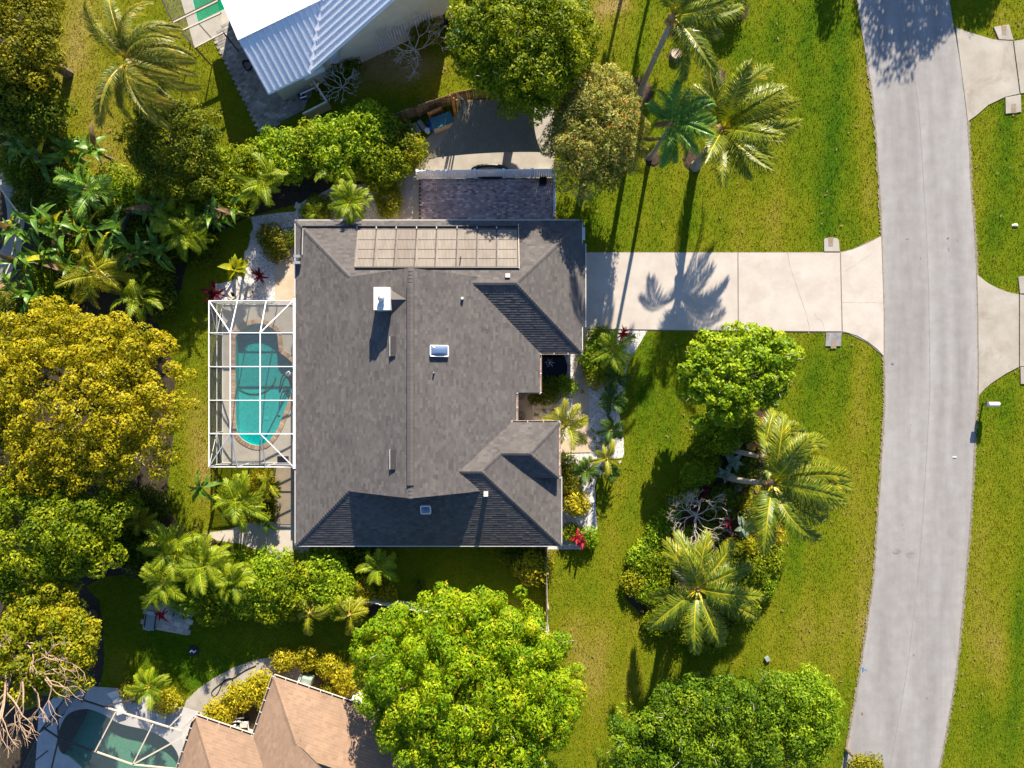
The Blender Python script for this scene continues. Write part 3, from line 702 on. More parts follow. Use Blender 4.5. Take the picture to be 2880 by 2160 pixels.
# ------------------------------------------------------------------ roofs covered in shingles
def clip(poly_, cx):
    out = poly_; n = len(cx)
    for i in range(n):
        ax, ay = cx[i]; bx_, by_ = cx[(i+1) % n]; inp = out; out = []
        if not inp: break
        for k in range(len(inp)):
            p, q = inp[k], inp[(k+1) % len(inp)]
            sp = (bx_-ax)*(p[1]-ay)-(by_-ay)*(p[0]-ax); sq = (bx_-ax)*(q[1]-ay)-(by_-ay)*(q[0]-ax)
            if sp >= 0: out.append(p)
            if (sp >= 0) != (sq >= 0):
                t_ = sp/(sp-sq); out.append((p[0]+t_*(q[0]-p[0]), p[1]+t_*(q[1]-p[1])))
    return out
def shingled(roof, planes, mat, centre, expo=.155, seed=1, limit=300, wmin=.22, wmax=.52, fine=False):
    """planes: (origin2, upslope2, z0, slope, [convex pieces])"""
    whole = []; cut = MB(); deck = MB()
    for ip, (o2, up, z0, sl, polys) in enumerate(planes):
        o2 = np.array(o2); up = np.array(up)/np.hypot(*up); al = np.array([up[1], -up[0]])
        zf = lambda x, y, z0=z0, sl=sl, o2=o2, up=up: z0+sl*((x-o2[0])*up[0]+(y-o2[1])*up[1])
        polys = [ccw([tuple(p) for p in pl]) for pl in polys]
        for pl in polys:
            deck.face([(x, y, zf(x, y)-.004) for x, y in pl])
            n = len(pl)
            for k in range(n):
                (x1, y1), (x2, y2) = pl[k], pl[(k+1)%n]
                deck.face([(x1,y1,zf(x1,y1)-.004), (x1,y1,zf(x1,y1)-.16), (x2,y2,zf(x2,y2)-.16), (x2,y2,zf(x2,y2)-.004)])
            deck.face([(x, y, zf(x, y)-.16) for x, y in pl][::-1])
        vs_ = [(np.array(p)-o2)@up for pl in polys for p in pl]; us_ = [(np.array(p)-o2)@al for pl in polys for p in pl]
        for row in range(int(min(vs_)/expo)-1, int(max(vs_)/expo)+1):
            rg = random.Random(seed*7919+ip*101+row*13); u = min(us_)-rg.uniform(0, .5); v0, v1 = row*expo, (row+1)*expo
            while u < max(us_):
                w = rg.choice((.2,.26,.32,.38)) if not fine else rg.choice((.3,.36)); tone = min(1, max(0, rg.gauss(.5, .24)))
                q = [tuple(o2+al*a+up*b) for a, b in ((u, v0), (u+w, v0), (u+w, v1), (u, v1))]; u += w
                q = ccw(q)
                for pl in polys:
                    c = clip(q, pl)
                    if len(c) < 3: continue
                    ar = abs(sum(c[k][0]*c[(k+1)%len(c)][1]-c[(k+1)%len(c)][0]*c[k][1] for k in range(len(c))))/2
                    if ar < .002: continue
                    rec = (c, tone, v0, o2, up, zf)
                    if ar > .98*w*expo: whole.append(((sum(p[0] for p in c)/len(c)-centre[0])**2+(sum(p[1] for p in c)/len(c)-centre[1])**2, rec, (ip, w)))
                    else: emit(cut, rec, expo)
    whole.sort(key=lambda a: a[0])
    cache = {}
    for _, rec, key in whole[:limit]:
        c, tone, v0, o2, up, zf = rec; key = (*key, round(tone*7))
        ox = sum(p[0] for p in c)/len(c); oy = sum(p[1] for p in c)/len(c); oz = zf(ox, oy)
        if key not in cache:
            mb = MB(); emit(mb, (c, round(tone*7)/7, v0, o2, up, zf), expo)
            mb.v = [(x-ox, y-oy, z-oz) for x, y, z in mb.v]; cache[key] = mb.mesh("shingle", mat)
        o = link(bpy.data.objects.new("shingle", cache[key]), roof); o.location = (ox, oy, oz)
    for _, rec, key in whole[limit:]: emit(cut, rec, expo)
    tag(cut.build("shingles", mat, roof), kind="stuff")
    deck.build("roof_deck", M['deck_under'], roof)
def emit(mb, rec, expo):
    c, tone, v0, o2, up, zf = rec
    h = lambda p: .004+.020*(1-(((p[0]-o2[0])*up[0]+(p[1]-o2[1])*up[1])-v0)/expo)+.006*tone
    top = [(p[0], p[1], zf(*p)+h(p)) for p in c]; bot = [(p[0], p[1], zf(*p)-.002) for p in c]; n = len(c); i = len(mb.v)
    mb.v += top+bot; mb.f.append(tuple(range(i, i+n))); mb.t.append(tone)
    for k in range(n): mb.f.append((i+k, i+n+k, i+n+(k+1)%n, i+(k+1)%n)); mb.t.append(tone*.8)

# ---- the grey house
house = thing("house", "grey shingled house with solar mats and a screened pool at the centre", "house", (0, 0, 0))
def inset(pl, d):
    pl = ccw(pl); n = len(pl); out = []
    for i in range(n):
        p0, p1, p2 = (np.array(pl[(i+k) % n]) for k in (-1, 0, 1)); d1 = (p1-p0)/np.linalg.norm(p1-p0); d2 = (p2-p1)/np.linalg.norm(p2-p1)
        n1 = np.array([-d1[1], d1[0]]); n2 = np.array([-d2[1], d2[0]]); b = n1+n2; b = b/(b@n1) if abs(b@n1) > .2 else n1
        out.append(tuple(p1+b*d))
    return out
MB().prism(inset(house_foot, .55), 0, 2.5).build("wall", M['beige_stucco'], house)
for yy, zb in ((6.5, 4.2), (-6.5, 4.2)):
    m_ = MB(); m_.face([(-10.6, yy, 3.9), (-2.0, yy, 3.9), (-6.28, yy, 5.85)]); m_.build("gable_wall", M['beige_stucco'], house)
roof = link(bpy.data.objects.new("roof", None), house)
xr, zr = -6.28, E+SL*8.15
planes = [
    ((XL, 0), (1, 0), E, SL, [[(XL,YT),(XL,6.89),(-10.42,6.89)], [(XL,6.89),(xr,6.89),(xr,-6.9),(XL,-6.9)], [(-10.42,6.89),(xr,7.19),(xr,6.89)], [(-10.55,-6.9),(xr,-6.9),(xr,-7.08)], [(XL,-6.9),(-10.55,-6.9),(XL,YB)]]),
    ((XR, 0), (-1, 0), E, SL, [[(xr,6.89),(-2.54,6.89),(-2.54,-4.79),(-3.36,-5.55),(xr,-5.55)], [(xr,-5.55),(-3.36,-5.55),(-2.0,-6.9),(xr,-6.9)], [(xr,6.89),(xr,7.19),(-2.14,6.89)], [(xr,-6.9),(-2.0,-6.9),(xr,-7.08)],
        [(-2.54,6.49),(XR,YGB),(XR,-.57),(-2.54,-.57)], [(-2.54,-.57),(.3,-.57),(.3,-2.5),(-2.54,-2.5)], [(-2.54,-2.5),(-.05,-2.5),(-2.54,-4.79)], [(-2.54,6.89),(-2.14,6.89),(-2.54,6.49)]]),
    ((0, YT), (0, -1), E, SL, [[(XL,YT),(-2.54,YT),(-2.54,6.89),(-10.42,6.89)], [(-2.54,YT),(XG,YT),(.263,6.49),(-2.54,6.49)]]),
    ((XG, 0), (-1, 0), E, SL, [[(XG,YT),(.263,6.49),(XG,YGB)], [(XG,9.36),(XG+.23,9.36),(XG+.23,3.79),(XG,3.79)]]),
    ((0, YGB), (0, 1), E, SL, [[(XR,YGB),(-2.54,6.49),(.263,6.49),(XG,YGB)]]),
    ((0, YB), (0, 1), E, SL, [[(XL,YB),(-10.55,-6.9),(-3.36,-6.9),(-3.36,YB)], [(-3.36,YB),(-3.36,-5.55),(-1.94,-5.55),(XW,YB)]]),
    ((XW, 0), (-1, 0), E, SL, [[(XW,YB),(XW,-5.6),(-.74,-4.45),(-1.94,-5.55)]]),
    ((0, -2.5), (0, -1), 3.4, .45, [[(-3.36,-5.55),(-1.94,-5.55),(-.74,-4.45),(-2.166,-4.45)], [(-2.166,-4.45),(1.14,-4.45),(3.086,-2.5),(-.05,-2.5)]]),
    ((3.086, 0), (-1, 0), 3.4, .45, [[(3.086,-2.5),(1.14,-4.45),(3.086,-6.15)]]),
    ((0, -6.15), (0, 1), 3.4, .515, [[(-.74,-4.45),(1.14,-4.45),(3.086,-6.15),(1.37,-6.15)]]),
]
shingled(roof, planes, M['shingle'], (-2.5, 1.0), seed=1)
# wall closing the entry side of the raised hip, and ridge caps
mb = MB(); mb.prism(inset([(.3,-2.5),(3.086,-2.5),(3.086,-6.15),(.3,-6.15)], .4), 0, 3.3); mb.build("wall", M['beige_stucco'], house)
def ridge_cap(pts, w=.28, step=.22, name="ridge_cap"):
    mb = MB(); rg = random.Random(int(pts[0][0]*100))
    for a, b in zip(pts, pts[1:]):
        a, b = Vector(a), Vector(b); d = b-a; n = max(1, int(d.length/step)); s_ = Vector((d.y, -d.x, 0)).normalized()*w/2
        for k in range(n):
            p, q = a+d*(k/n), a+d*((k+1)/n); up1, up2 = Vector((0,0,.035)), Vector((0,0,.055)); dn = Vector((0,0,-.045)); t_ = rg.uniform(.3, .75)
            mb.face([p+s_+up1+dn, q+s_+up2+dn, q+up2, p+up1], t_); mb.face([p+up1, q+up2, q-s_+up2+dn, p-s_+up1+dn], t_)
            mb.face([q+s_+up2+dn, q+s_+dn, q-s_+dn, q-s_+up2+dn], t_*.6)
    return mb.build(name, M['shingle'], roof)
ridge_cap([(xr,7.19,zr),(xr,-7.08,zr)])
ridge_cap([(.263,6.49,4.437),(XG,YT,E)]); ridge_cap([(.263,6.49,4.437),(XG,YGB,E)]); ridge_cap([(-2.54,6.49,4.437),(.263,6.49,4.437)])
ridge_cap([(-10.42,6.89,4.27),(XL,YT,E)]); ridge_cap([(-10.55,-6.9,4.217),(XL,YB,E)]); ridge_cap([(-1.94,-5.55,4.78),(XW,YB,E)]); ridge_cap([(-3.36,-5.55,4.78),(-1.94,-5.55,4.78)])
ridge_cap([(-1.94,-5.55,4.775),(-.74,-4.45,4.28)]); ridge_cap([(-.74,-4.45,4.28),(1.14,-4.45,4.28)]); ridge_cap([(1.14,-4.45,4.28),(3.086,-2.5,3.4)]); ridge_cap([(1.14,-4.45,4.28),(3.086,-6.15,3.4)])
# raised ridge vent
rv = MB(); y0, y1 = 6.15, -6.25
for k in range(46):
    a, b = y0+(y1-y0)*k/46, y0+(y1-y0)*(k+1)/46-.015; rv.box((xr-.10, (a+b)/2, zr+.075), (.22, b-a, .03), tone=random.Random(k).uniform(.4,.7), M=Matrix.Rotation(-.38, 3, 'Y')); rv.box((xr+.10, (a+b)/2, zr+.075), (.22, b-a, .03), tone=random.Random(k).uniform(.4,.7), M=Matrix.Rotation(.38, 3, 'Y'))
rv.build("ridge_vent", M['shingle'], roof)
mb = MB(); mb.box((xr-.205, 0, zr+.01), (.02, 12.4, .07)); mb.box((xr+.205, 0, zr+.01), (.02, 12.4, .07)); mb.build("vent_slot", M['black'], roof)
def eave(a, b, z, mat, name="fascia", w=.05, h=.2, off=.03):
    a, b = Vector((*a, z)), Vector((*b, z)); MB().bar(a-Vector((0,0,h/2-.01)), b-Vector((0,0,h/2-.01)), w, h).build(name, mat, house)
eave((XL-.03,YT+.03), (XG+.03,YT+.03), E+.01, M['trim']); eave((XL-.028,YT), (XL-.028,YB), E+.008, M['trim']); eave((XL,YB-.03), (XW,YB-.03), E+.006, M['trim'])
eave((XW+.03,YB), (XW+.03,-6.2), E+.004, M['trim']); eave((XG+.03,YT), (XG+.03,9.37), E+.004, M['trim']); eave((XG+.26,9.36), (XG+.26,3.79), E-.09, M['trim']); eave((XG+.03,3.78), (XG+.03,YGB), E+.004, M['trim'])
def gutter(a, b, z):
    a, b = Vector((*a, z-.06)), Vector((*b, z-.06)); d = (b-a).normalized(); n = Vector((d.y, -d.x, 0)); mb = MB()
    g = MB()
    g.bar(a+n*.02+Vector((0,0,-.05)), b+n*.02+Vector((0,0,-.05)), .10, .02); g.bar(a+n*.075, b+n*.075, .025, .11); g.bar(a-n*.035, b-n*.035, .02, .09)
    o = g.build("gutter", M['gutter_rust'], house)
    m2 = MB(); m2.bar(a+n*.093+Vector((0,0,.05)), b+n*.093+Vector((0,0,.05)), .03, .02); m2.build("gutter_lip", M['white'], o)
    L = (b-a).length; k = max(2, int(L/.9))
    for i in range(k+1):
        p = a+(b-a)*(i/k); MB().bar(p-n*.05+Vector((0,0,.07)), p+n*.10+Vector((0,0,.07)), .035, .012).build("gutter_strap", M['white'], o)
gutter((XG,YGB-.06), (XR,YGB-.06), E); gutter((XR+.06,YGB-.1), (XR+.06,-.57), E); gutter((XR,-.62), (.36,-.62), E); gutter((.36,-.6), (.36,-2.46), 3.25); gutter((0,-2.44), (3.1,-2.44), 3.4); gutter((3.15,-2.5), (3.15,-6.15), 3.4)
# garage door and front door on the street side
MB().box((XG-.52, 6.5, 1.15), (.08, 4.9, 2.2)).build("garage_door", M['white'], house)
for k in range(4): MB().box((XG-.475, 6.5, .35+.53*k), (.02, 4.7, .45)).build("door_panel", M['trim'], house)
MB().box((.3-.5, -1.5, 1.1), (.08, 1.0, 2.1)).build("front_door", M['wood'], house)
MB().box((XL+.53, 0.2, 1.1), (.06, 3.6, 2.1)).build("sliding_door", M['acrylic'], house)
MB().box((XL+.53, -8.8, 1.5), (.06, 1.6, 1.2)).build("window", M['acrylic'], house)
MB().box((-8, YB+.53, 1.5), (1.6, .06, 1.2)).build("window", M['acrylic'], house); MB().box((-2, YB+.53, 1.5), (1.6, .06, 1.2)).build("window", M['acrylic'], house)
MB().box((XW-.53, -8.6, 1.5), (.06, 1.8, 1.3)).build("window", M['acrylic'], house)
# chimney
zl = lambda x: E+SL*(x-XL)
cc = P(1075, 840, 6.35); cw, cl = .94, 1.32
ch = link(bpy.data.objects.new("chimney", None), house)
MB().box((cc.x, cc.y, 5.55), (cw, cl, 1.7)).build("stack", M['trim'], ch, bevel=.01)
MB().box((cc.x, cc.y, 6.42), (cw+.08, cl+.08, .05)).build("crown_slab", mottled("chimney_cap", (.68,.62,.55), (.8,.77,.73), 3, 30, dirt=((.5,.4,.3), 2.5)), ch)
MB().lathe((cc.x, cc.y-.02, 6.44), [(.16,0),(.16,.18),(.21,.2),(.21,.3),(.13,.38),(.02,.42)], 14).build("flue_cap", M['steel'], ch, smooth=False)
mb = MB(); xx = cc.x+cw/2; za, zb_ = zl(xx)+.02, zl(xx)+.45
mb.face([(xx,cc.y+.6,za),(xx+.95,cc.y,zl(xx+.95)+.03),(xx,cc.y,zb_)], .5); mb.face([(xx,cc.y,zb_),(xx+.95,cc.y,zl(xx+.95)+.03),(xx,cc.y-.6,za)], .5); mb.build("cricket", M['shingle'], ch)
# off-ridge vents, skylights, pipes
def on_left(px, py, dz=0):
    z = 5.0
    for _ in range(6): x, y, _z = P(px, py, z); z = zl(x)+dz
    return Vector((x, y, z))
def on_right(px, py, dz=0):
    z = 5.0
    for _ in range(6): x, y, _z = P(px, py, z); z = E+SL*(XR-x)+dz
    return Vector((x, y, z))
rotL = Matrix.Rotation(-math.atan(SL), 3, 'Y'); rotR = Matrix.Rotation(math.atan(SL), 3, 'Y'); rotB = Matrix.Rotation(math.atan(SL), 3, 'X'); rotT = Matrix.Rotation(-math.atan(SL), 3, 'X')
for py in (974, 1292):
    c = on_left(1105, py, .10); v_ = link(bpy.data.objects.new("roof_vent", None), house)
    m_ = MB(); m_.box(c, (.34, 1.24, .09), M=Matrix.Rotation(-.12, 3, 'Y')); m_.build("hood", M['deck_under'], v_)
    m_ = MB(); m_.box(c+Vector((-.185, 0, -.03)), (.03, 1.24, .16)); m_.build("flange", M['trim'], v_)
def skylight(c, sx, sy, rot):
    s_ = link(bpy.data.objects.new("skylight", None), house); w = .07
    for dx, dy, bx_, by_ in ((0, sy/2, sx, w), (0, -sy/2, sx, w), (sx/2, 0, w, sy-w), (-sx/2, 0, w, sy-w)):
        m_ = MB(); m_.box(c+rot@Vector((dx, dy, .07)), (bx_, by_, .16), M=rot); m_.build("frame", M['white'], s_)
    mb = MB(); n = 8; g = [[None]*(n+1) for _ in range(n+1)]
    for i in range(n+1):
        for j in range(n+1):
            u, v = i/n*2-1, j/n*2-1; g[i][j] = len(mb.v); mb.v.append(tuple(c+rot@Vector((u*(sx/2-.03), v*(sy/2-.03), .12+.14*(1-u**4)*(1-v**4)))))
    for i in range(n):
        for j in range(n): mb.f.append((g[i][j], g[i+1][j], g[i+1][j+1], g[i][j+1])); mb.t.append(.5)
    mb.build("dome", M['acrylic'], s_, smooth=True)
skylight(on_right(1234, 987, .06), 1.16, .66, rotR)
zz = 4.0
for _ in range(6): x, y, _z = P(1198, 1431, zz); zz = E+SL*(y-YB)
skylight(Vector((x, y, zz+.05)), .62, .55, rotB)
def pipe(c, r, h, mat, name="vent_pipe"):
    MB().lathe(c, [(r,0),(r,h),(r*.7,h)], 10).build(name, mat, house)
pipe(on_right(1301, 840, -.05), .09, .30, M['trim']); pipe(on_right(1221, 1048, -.05), .05, .32, M['steel'])
zz = 4.0
for _ in range(6): x, y, _z = P(1428, 776, zz); zz = E+SL*(YT-y)
MB().box((x, y, zz+.08), (.3, .26, .26)).build("box_vent", M['trim'], house)
zz = 4.0
for _ in range(6): x, y, _z = P(1367, 1388, zz); zz = E+SL*(y-YB)
MB().box((x, y, zz+.16), (.28, .28, .42)).build("box_vent", M['trim'], house)
MB().box((XG+.1, 10.05, 2.45), (.22, .85, .10)).build("junction_box", M['trim'], house)

# ------------------------------------------------------------------ solar pool heater on the upper slope
sol = thing("solar_heater", "row of tan solar pool heating mats on the grey roof", "solar heater")
def on_top(px, py, dz=0):
    z = 3.5
    for _ in range(6): x, y, _z = P(px, py, z); z = E+SL*(YT-y)+dz
    return Vector((x, y, z))
edges = [1004,1058.5,1114.5,1171.8,1227.8,1285.8,1341.8,1397,1456]
for k in range(8):
    a, b = on_top(edges[k]+2, 646, .07), on_top(edges[k+1]-2, 646, .07); c, d = on_top(edges[k+1]-2, 750, .07), on_top(edges[k]+4, 750, .07)
    mb = MB(); t_ = [.6,.55,.25,.6,.65,.4,.5,.7][k]
    q = [a, b, Vector((b.x, c.y, c.z)), Vector((a.x, c.y, c.z))]
    mb.face(q[::-1], t_); dn = Vector((0,0,.035))
    for i in range(4): mb.face([q[i], q[(i+1)%4], q[(i+1)%4]-dn, q[i]-dn], t_*.6)
    pn = mb.build("panel", M['solar'], sol)
    for py in (674, 701, 727):
        s0, s1 = on_top(edges[k]+3, py, .08), on_top(edges[k+1]-3, py, .08); m_ = MB(); m_.bar(s0, s1, .025, .012); m_.build("strap", M['deck_under'], pn)
    j = on_top(edges[k], 640, .1); m_ = MB(); m_.box(j, (.06, .16, .08)); m_.build("clamp", M['trim'], sol)
for y_, x0, x1 in ((636, 850, 1458), (753, 998, 1460)):
    m_ = MB(); m_.tube([on_top(x0, y_, .1), on_top(x1, y_, .1)], .045, 8); m_.build("header_pipe", M['pipe'], sol)
m_ = MB(); m_.tube([on_top(1458, 630, .1), on_top(1460, 755, .1)], .03, 8); m_.build("return_pipe", M['beam_tan'], sol)
m_ = MB(); m_.tube([on_left(848, 640, .1), on_left(846, 680, .1), on_left(845, 716, .1)], .035, 8); m_.build("feed_pipe", M['pipe'], sol)
m_ = MB(); m_.tube([on_left(852, 642, .1), on_left(850, 716, .1)], .02, 8); m_.build("feed_pipe", M['trim'], sol)
m_ = MB(); m_.tube([on_top(1296, 722, .1), on_top(1296, 722, .55)], .035, 8); m_.build("vent_pipe", M['pipe'], sol)
for dy in (0, .42):
    c = on_left(838, 721, .25); m_ = MB(); m_.box((c.x-.05, c.y-dy, c.z), (.42, .18, .22)); m_.build("sensor_box", M['steel'], sol)

# ------------------------------------------------------------------ pools
def pool_things(pl, dpl, deckname, decklabel, name, label, wmat, dz=.04, wz=-.05, depth=.6, deckmat=None, coping=True, floor=None):
    tri = tessellate_polygon([[Vector((*p, 0)) for p in ccw(dpl)], [Vector((*p, 0)) for p in ccw(pl)[::-1]]])
    pts = ccw(dpl)+ccw(pl)[::-1]; mb = MB()
    for t_ in tri: mb.face(ccw([pts[i] for i in t_]) and [(x, y, dz) for x, y in ccw([pts[i] for i in t_])])
    q = ccw(dpl)
    for k in range(len(q)): a, b = q[k], q[(k+1)%len(q)]; mb.face([(*a,-.1),(*b,-.1),(*b,dz),(*a,dz)])
    dk = mb.build(deckname, deckmat or M['deck']); tag(dk, decklabel, kind="structure")
    th = thing(name, label, "pool"); pp = ccw(pl); n = len(pp); mb = MB()
    for k in range(n): a, b = pp[k], pp[(k+1)%n]; mb.face([(*a,dz),(*b,dz),(*b,-depth),(*a,-depth)])
    mb.face([(*p,-depth) for p in pp]); mb.build("basin", floor or M['plaster'], th)
    mb = MB(); tri = tessellate_polygon([[Vector((*p, 0)) for p in pp]])
    for t_ in tri: mb.face([(*p, wz) for p in ccw([pp[i] for i in t_])])
    mb.build("water", wmat, th)
    if coping:
        o = np.array(inset(pp, -.16)); rg = random.Random(9); L = np.r_[0, np.cumsum(np.hypot(*np.diff(np.vstack([o, o[:1]]), axis=0).T))]; N_ = int(L[-1]/.22); cl_ = np.vstack([o, o[:1]]); spots = []
        for k in range(N_):
            s_ = L[-1]*k/N_; i = np.searchsorted(L, s_, 'right')-1; f = (s_-L[i])/(L[i+1]-L[i]); p = cl_[i]*(1-f)+cl_[i+1]*f; d_ = cl_[i+1]-cl_[i]
            spots.append((p[0], p[1], dz+.015, math.atan2(d_[1], d_[0]), rg.uniform(.2, .8)))
        pieces(th, "coping_brick", (.205, .32, .05), spots, M['coping'])
    return dk, th
dk, pl_ = pool_things(pool_poly, deck_poly, "pool_deck", "tan pool deck inside the white screen cage", "swimming_pool", "teal kidney-shaped swimming pool inside the white screen cage", M['water'])
# a shallow step ledge inside the pool and a cleaner
mb = MB(); c0 = P(716, 1062)
stp = [(715+60*math.cos(a), 1060+48*math.sin(a)) for a in np.linspace(.05, math.pi-.05, 16)]
m_ = MB(); m_.tube([P(x, y, -.6) for x, y in stp], .06, 6); m_.build("floor_step", M['coping'], pl_)
m_ = MB(); m_.lathe(P(749, 1176, -.6), [(.14,0),(.14,.03)], 12); m_.build("main_drain", M['white'], pl_)
cln = thing("pool_cleaner", "dark pool cleaner with coiled hose at the right side of the teal pool", "pool cleaner", P(812, 1052, -.04))
m_ = MB(); m_.lathe((0, 0, 0), [(.05,0),(.18,.02),(.2,.09),(.1,.16)], 14); m_.build("body", M['steel'], cln)
hp = [(-.15+.5*math.sin(t_*1.1), -.9+.62*math.cos(t_*2.3)+t_*.05, .03) for t_ in np.linspace(0, 7, 60)]
m_ = MB(); m_.tube(hp, .045, 6); m_.build("hose", M['hose'], cln)
m_ = MB(); m_.lathe(P(785, 1170, -.04), [(.08,0),(.1,.05),(.04,.08)], 10); o = m_.build("pool_float", M['black']); tag(o, "small dark chlorine float near the lower right pool edge", "float")
pool_things(npool_poly, npool_deck, "pool_deck", "tan deck of the top left neighbour pool", "swimming_pool", "green pool corner under the bronze cage at the top edge", water("water_emerald", (.12,.55,.36)), coping=False)
pool_things(spool_poly, sdeck, "pool_deck", "pale bluish deck of the bottom left neighbour pool", "swimming_pool", "murky green pool under the tan cage at the bottom left", M['water_green'], floor=plain("murky_floor", (.36,.46,.40)), deckmat=mottled("pale_deck", (.42,.40,.38), (.5,.48,.46), 1.5, 40), coping=False)
pool_things(wpool_poly, wdeck, "pool_deck", "deck of the pool at the left edge", "swimming_pool", "dark blue pool cut off by the left edge", water("water_blue", (.12,.32,.45)), deckmat=M['concrete2'], coping=False)

# ------------------------------------------------------------------ white pool cage
cage = thing("pool_cage", "white aluminium pool cage with screen panels over the teal pool", "pool cage")
ZE, ZI, ZR = 2.3, 3.35, 2.8
ys = [846, 936, 1031, 1126, 1220, 1313]
def beam(par, a, b, w=.052, h=.08, mat=None, name="beam"):
    m_ = MB(); m_.bar(a, b, w, h); m_.build(name, mat or M['alu'], par)
A = {y: P(588, y, ZE) for y in ys}; B = {y: P(648, y, ZI) for y in ys[1:5]}; C_ = {y: P(732, y, ZI) for y in ys[1:5]}; D = {y: P(825, y, ZR) for y in ys}
T1, T2 = P(668, 846, ZE), P(749, 846, ZE); U1, U2 = P(668, 1313, ZE), P(747, 1313, ZE)
D[846] = P(824, 846, ZE); D[1313] = P(825, 1313, ZE)
for a, b in zip(ys, ys[1:]): beam(cage, A[a], A[b], .06)
beam(cage, A[846], D[846]); beam(cage, A[1313], D[1313])
for y in ys[1:5]: beam(cage, A[y], B[y]); beam(cage, B[y], C_[y]); beam(cage, C_[y], D[y])
for a, b in zip(ys[1:4], ys[2:5]): beam(cage, B[a], B[b]); beam(cage, C_[a], C_[b])
beam(cage, A[846], B[936]); beam(cage, T1, B[936]); beam(cage, T2, C_[936]); beam(cage, C_[936], D[846])
beam(cage, A[1313], B[1220]); beam(cage, U1, B[1220]); beam(cage, U2, C_[1220]); beam(cage, C_[1220], D[1313])
a, b = P(828, 838, 2.62), P(828, 1318, 2.62); beam(cage, a, b, .17, .12, M['white'], "gutter")
def drop(p, z=0.05): return Vector((p.x, p.y, z))
posts = [A[y] for y in ys]+[T1, T2, U1, U2, D[846], D[1313]]
for p in posts: beam(cage, p-Vector((0,0,.05)), drop(p), .06, .06, name="post")
def rail(a, b, z): beam(cage, drop(a, z), drop(b, z), .045, .05, name="rail")
for a, b in zip(ys, ys[1:]): rail(A[a], A[b], 1.05); rail(A[a], A[b], .08)
for r_ in ([A[846], T1, T2, D[846]], [A[1313], U1, U2, D[1313]]):
    for a, b in zip(r_, r_[1:]): rail(a, b, 1.05); rail(a, b, .08)
beam(cage, A[846], drop(A[936], 1.05), .04, .04, name="brace"); beam(cage, A[1313], drop(A[1220], 1.05), .04, .04, name="brace"); beam(cage, drop(A[846], .1), drop(A[936], 1.05), .04, .04, name="brace"); beam(cage, drop(A[1313], .1), drop(A[1220], 1.05), .04, .04, name="brace")
def pane(par, pts, mat, name="screen_panel"):
    m_ = MB(); m_.face(pts); m_.build(name, mat, par)
for a, b in zip(ys[1:4], ys[2:5]):
    pane(cage, [A[a], A[b], B[b], B[a]], M['screen']); pane(cage, [B[a], B[b], C_[b], C_[a]], M['screen']); pane(cage, [C_[a], C_[b], D[b], D[a]], M['screen'])
pane(cage, [A[846], B[936], T1], M['screen']); pane(cage, [T1, B[936], C_[936], T2], M['screen']); pane(cage, [T2, C_[936], D[846]], M['screen']); pane(cage, [A[846], A[936], B[936]], M['screen']); pane(cage, [D[846], C_[936], D[936]], M['screen'])
pane(cage, [A[1313], U1, B[1220]], M['screen']); pane(cage, [U1, U2, C_[1220], B[1220]], M['screen']); pane(cage, [U2, D[1313], C_[1220]], M['screen']); pane(cage, [A[1220], A[1313], B[1220]], M['screen']); pane(cage, [D[1220], C_[1220], D[1313]], M['screen'])
for a, b in zip(ys, ys[1:]): pane(cage, [A[a], A[b], drop(A[b]), drop(A[a])], M['screen_wall'], "wall_screen")
for r_ in ([A[846], T1, T2, D[846]], [A[1313], U1, U2, D[1313]]):
    for a, b in zip(r_, r_[1:]): pane(cage, [a, b, drop(b), drop(a)], M['screen_wall'], "wall_screen")
o = MB().box(P(796, 1293, .06), (.8, .5, .03)).build("door_mat", M['black']); tag(o, "black door mat in the lower right corner of the pool cage", "mat")

# neighbour cages
cg = thing("pool_cage", "bronze pool cage beside the white metal roof at the top", "pool cage")
z = 2.7
q = [P(456,0,z), P(486,64,z), P(548,134,z), P(628,92,z), P(622,35,z), P(610,0,z)]
for a, b in ((P(425,-70,z), P(486,64,z)), (P(486,64,z), P(548,134,z))): beam(cg, a, b, .08, .1, M['bronze'])
for a, b in ((P(484,65,z), P(614,2,z)), (P(508,88,z), P(622,36,z)), (P(548,134,z), P(628,92,z))): beam(cg, a, b, .09, .1, M['beam_tan'])
beam(cg, P(484,62,z-.02), P(614,-2,z-.02), .1, .12, M['bronze']); beam(cg, P(560,68,z), P(602,115,z), .07, .08, M['bronze'])
for p in (q[1], q[2], q[3]): beam(cg, p, drop(p), .07, .07, M['bronze'], "post")
pane(cg, [P(425,-70,z), P(486,64,z), P(614,2,z), P(600,-60,z)], M['screen']); pane(cg, [P(486,64,z), P(548,134,z), P(628,92,z), P(614,2,z)], M['screen'])
cg = thing("pool_cage", "tan and bronze pool cage over the murky pool at the bottom left", "pool cage")
z = 2.7
bm_ = [((293,1988),(511,2056),1),((511,2056),(550,2017),1),((326,2002),(267,2115),1),((430,2037),(374,2150),1),((273,2115),(374,2150),1),((374,2150),(520,2165),1),((374,2150),(527,2066),1),((475,2045),(510,2010),1),((190,1955),(293,1988),0),((120,2045),(165,2075),0),((165,2075),(160,1990),0),((165,2075),(145,2160),0),((267,2115),(165,2075),0),((190,1955),(110,2060),0),((110,2060),(60,2170),0),((230,1975),(245,1935),0),((293,1988),(380,1965),0),((190,1955),(250,1930),0)]
for a, b, m_ in bm_: beam(cg, P(*a, z), P(*b, z), .08, .09, M['beam_tan'] if m_ else M['bronze'])
for p in ((190,1955),(110,2060),(511,2056),(60,2170)): beam(cg, P(*p, z), drop(P(*p, z)), .07, .07, M['bronze'], "post")
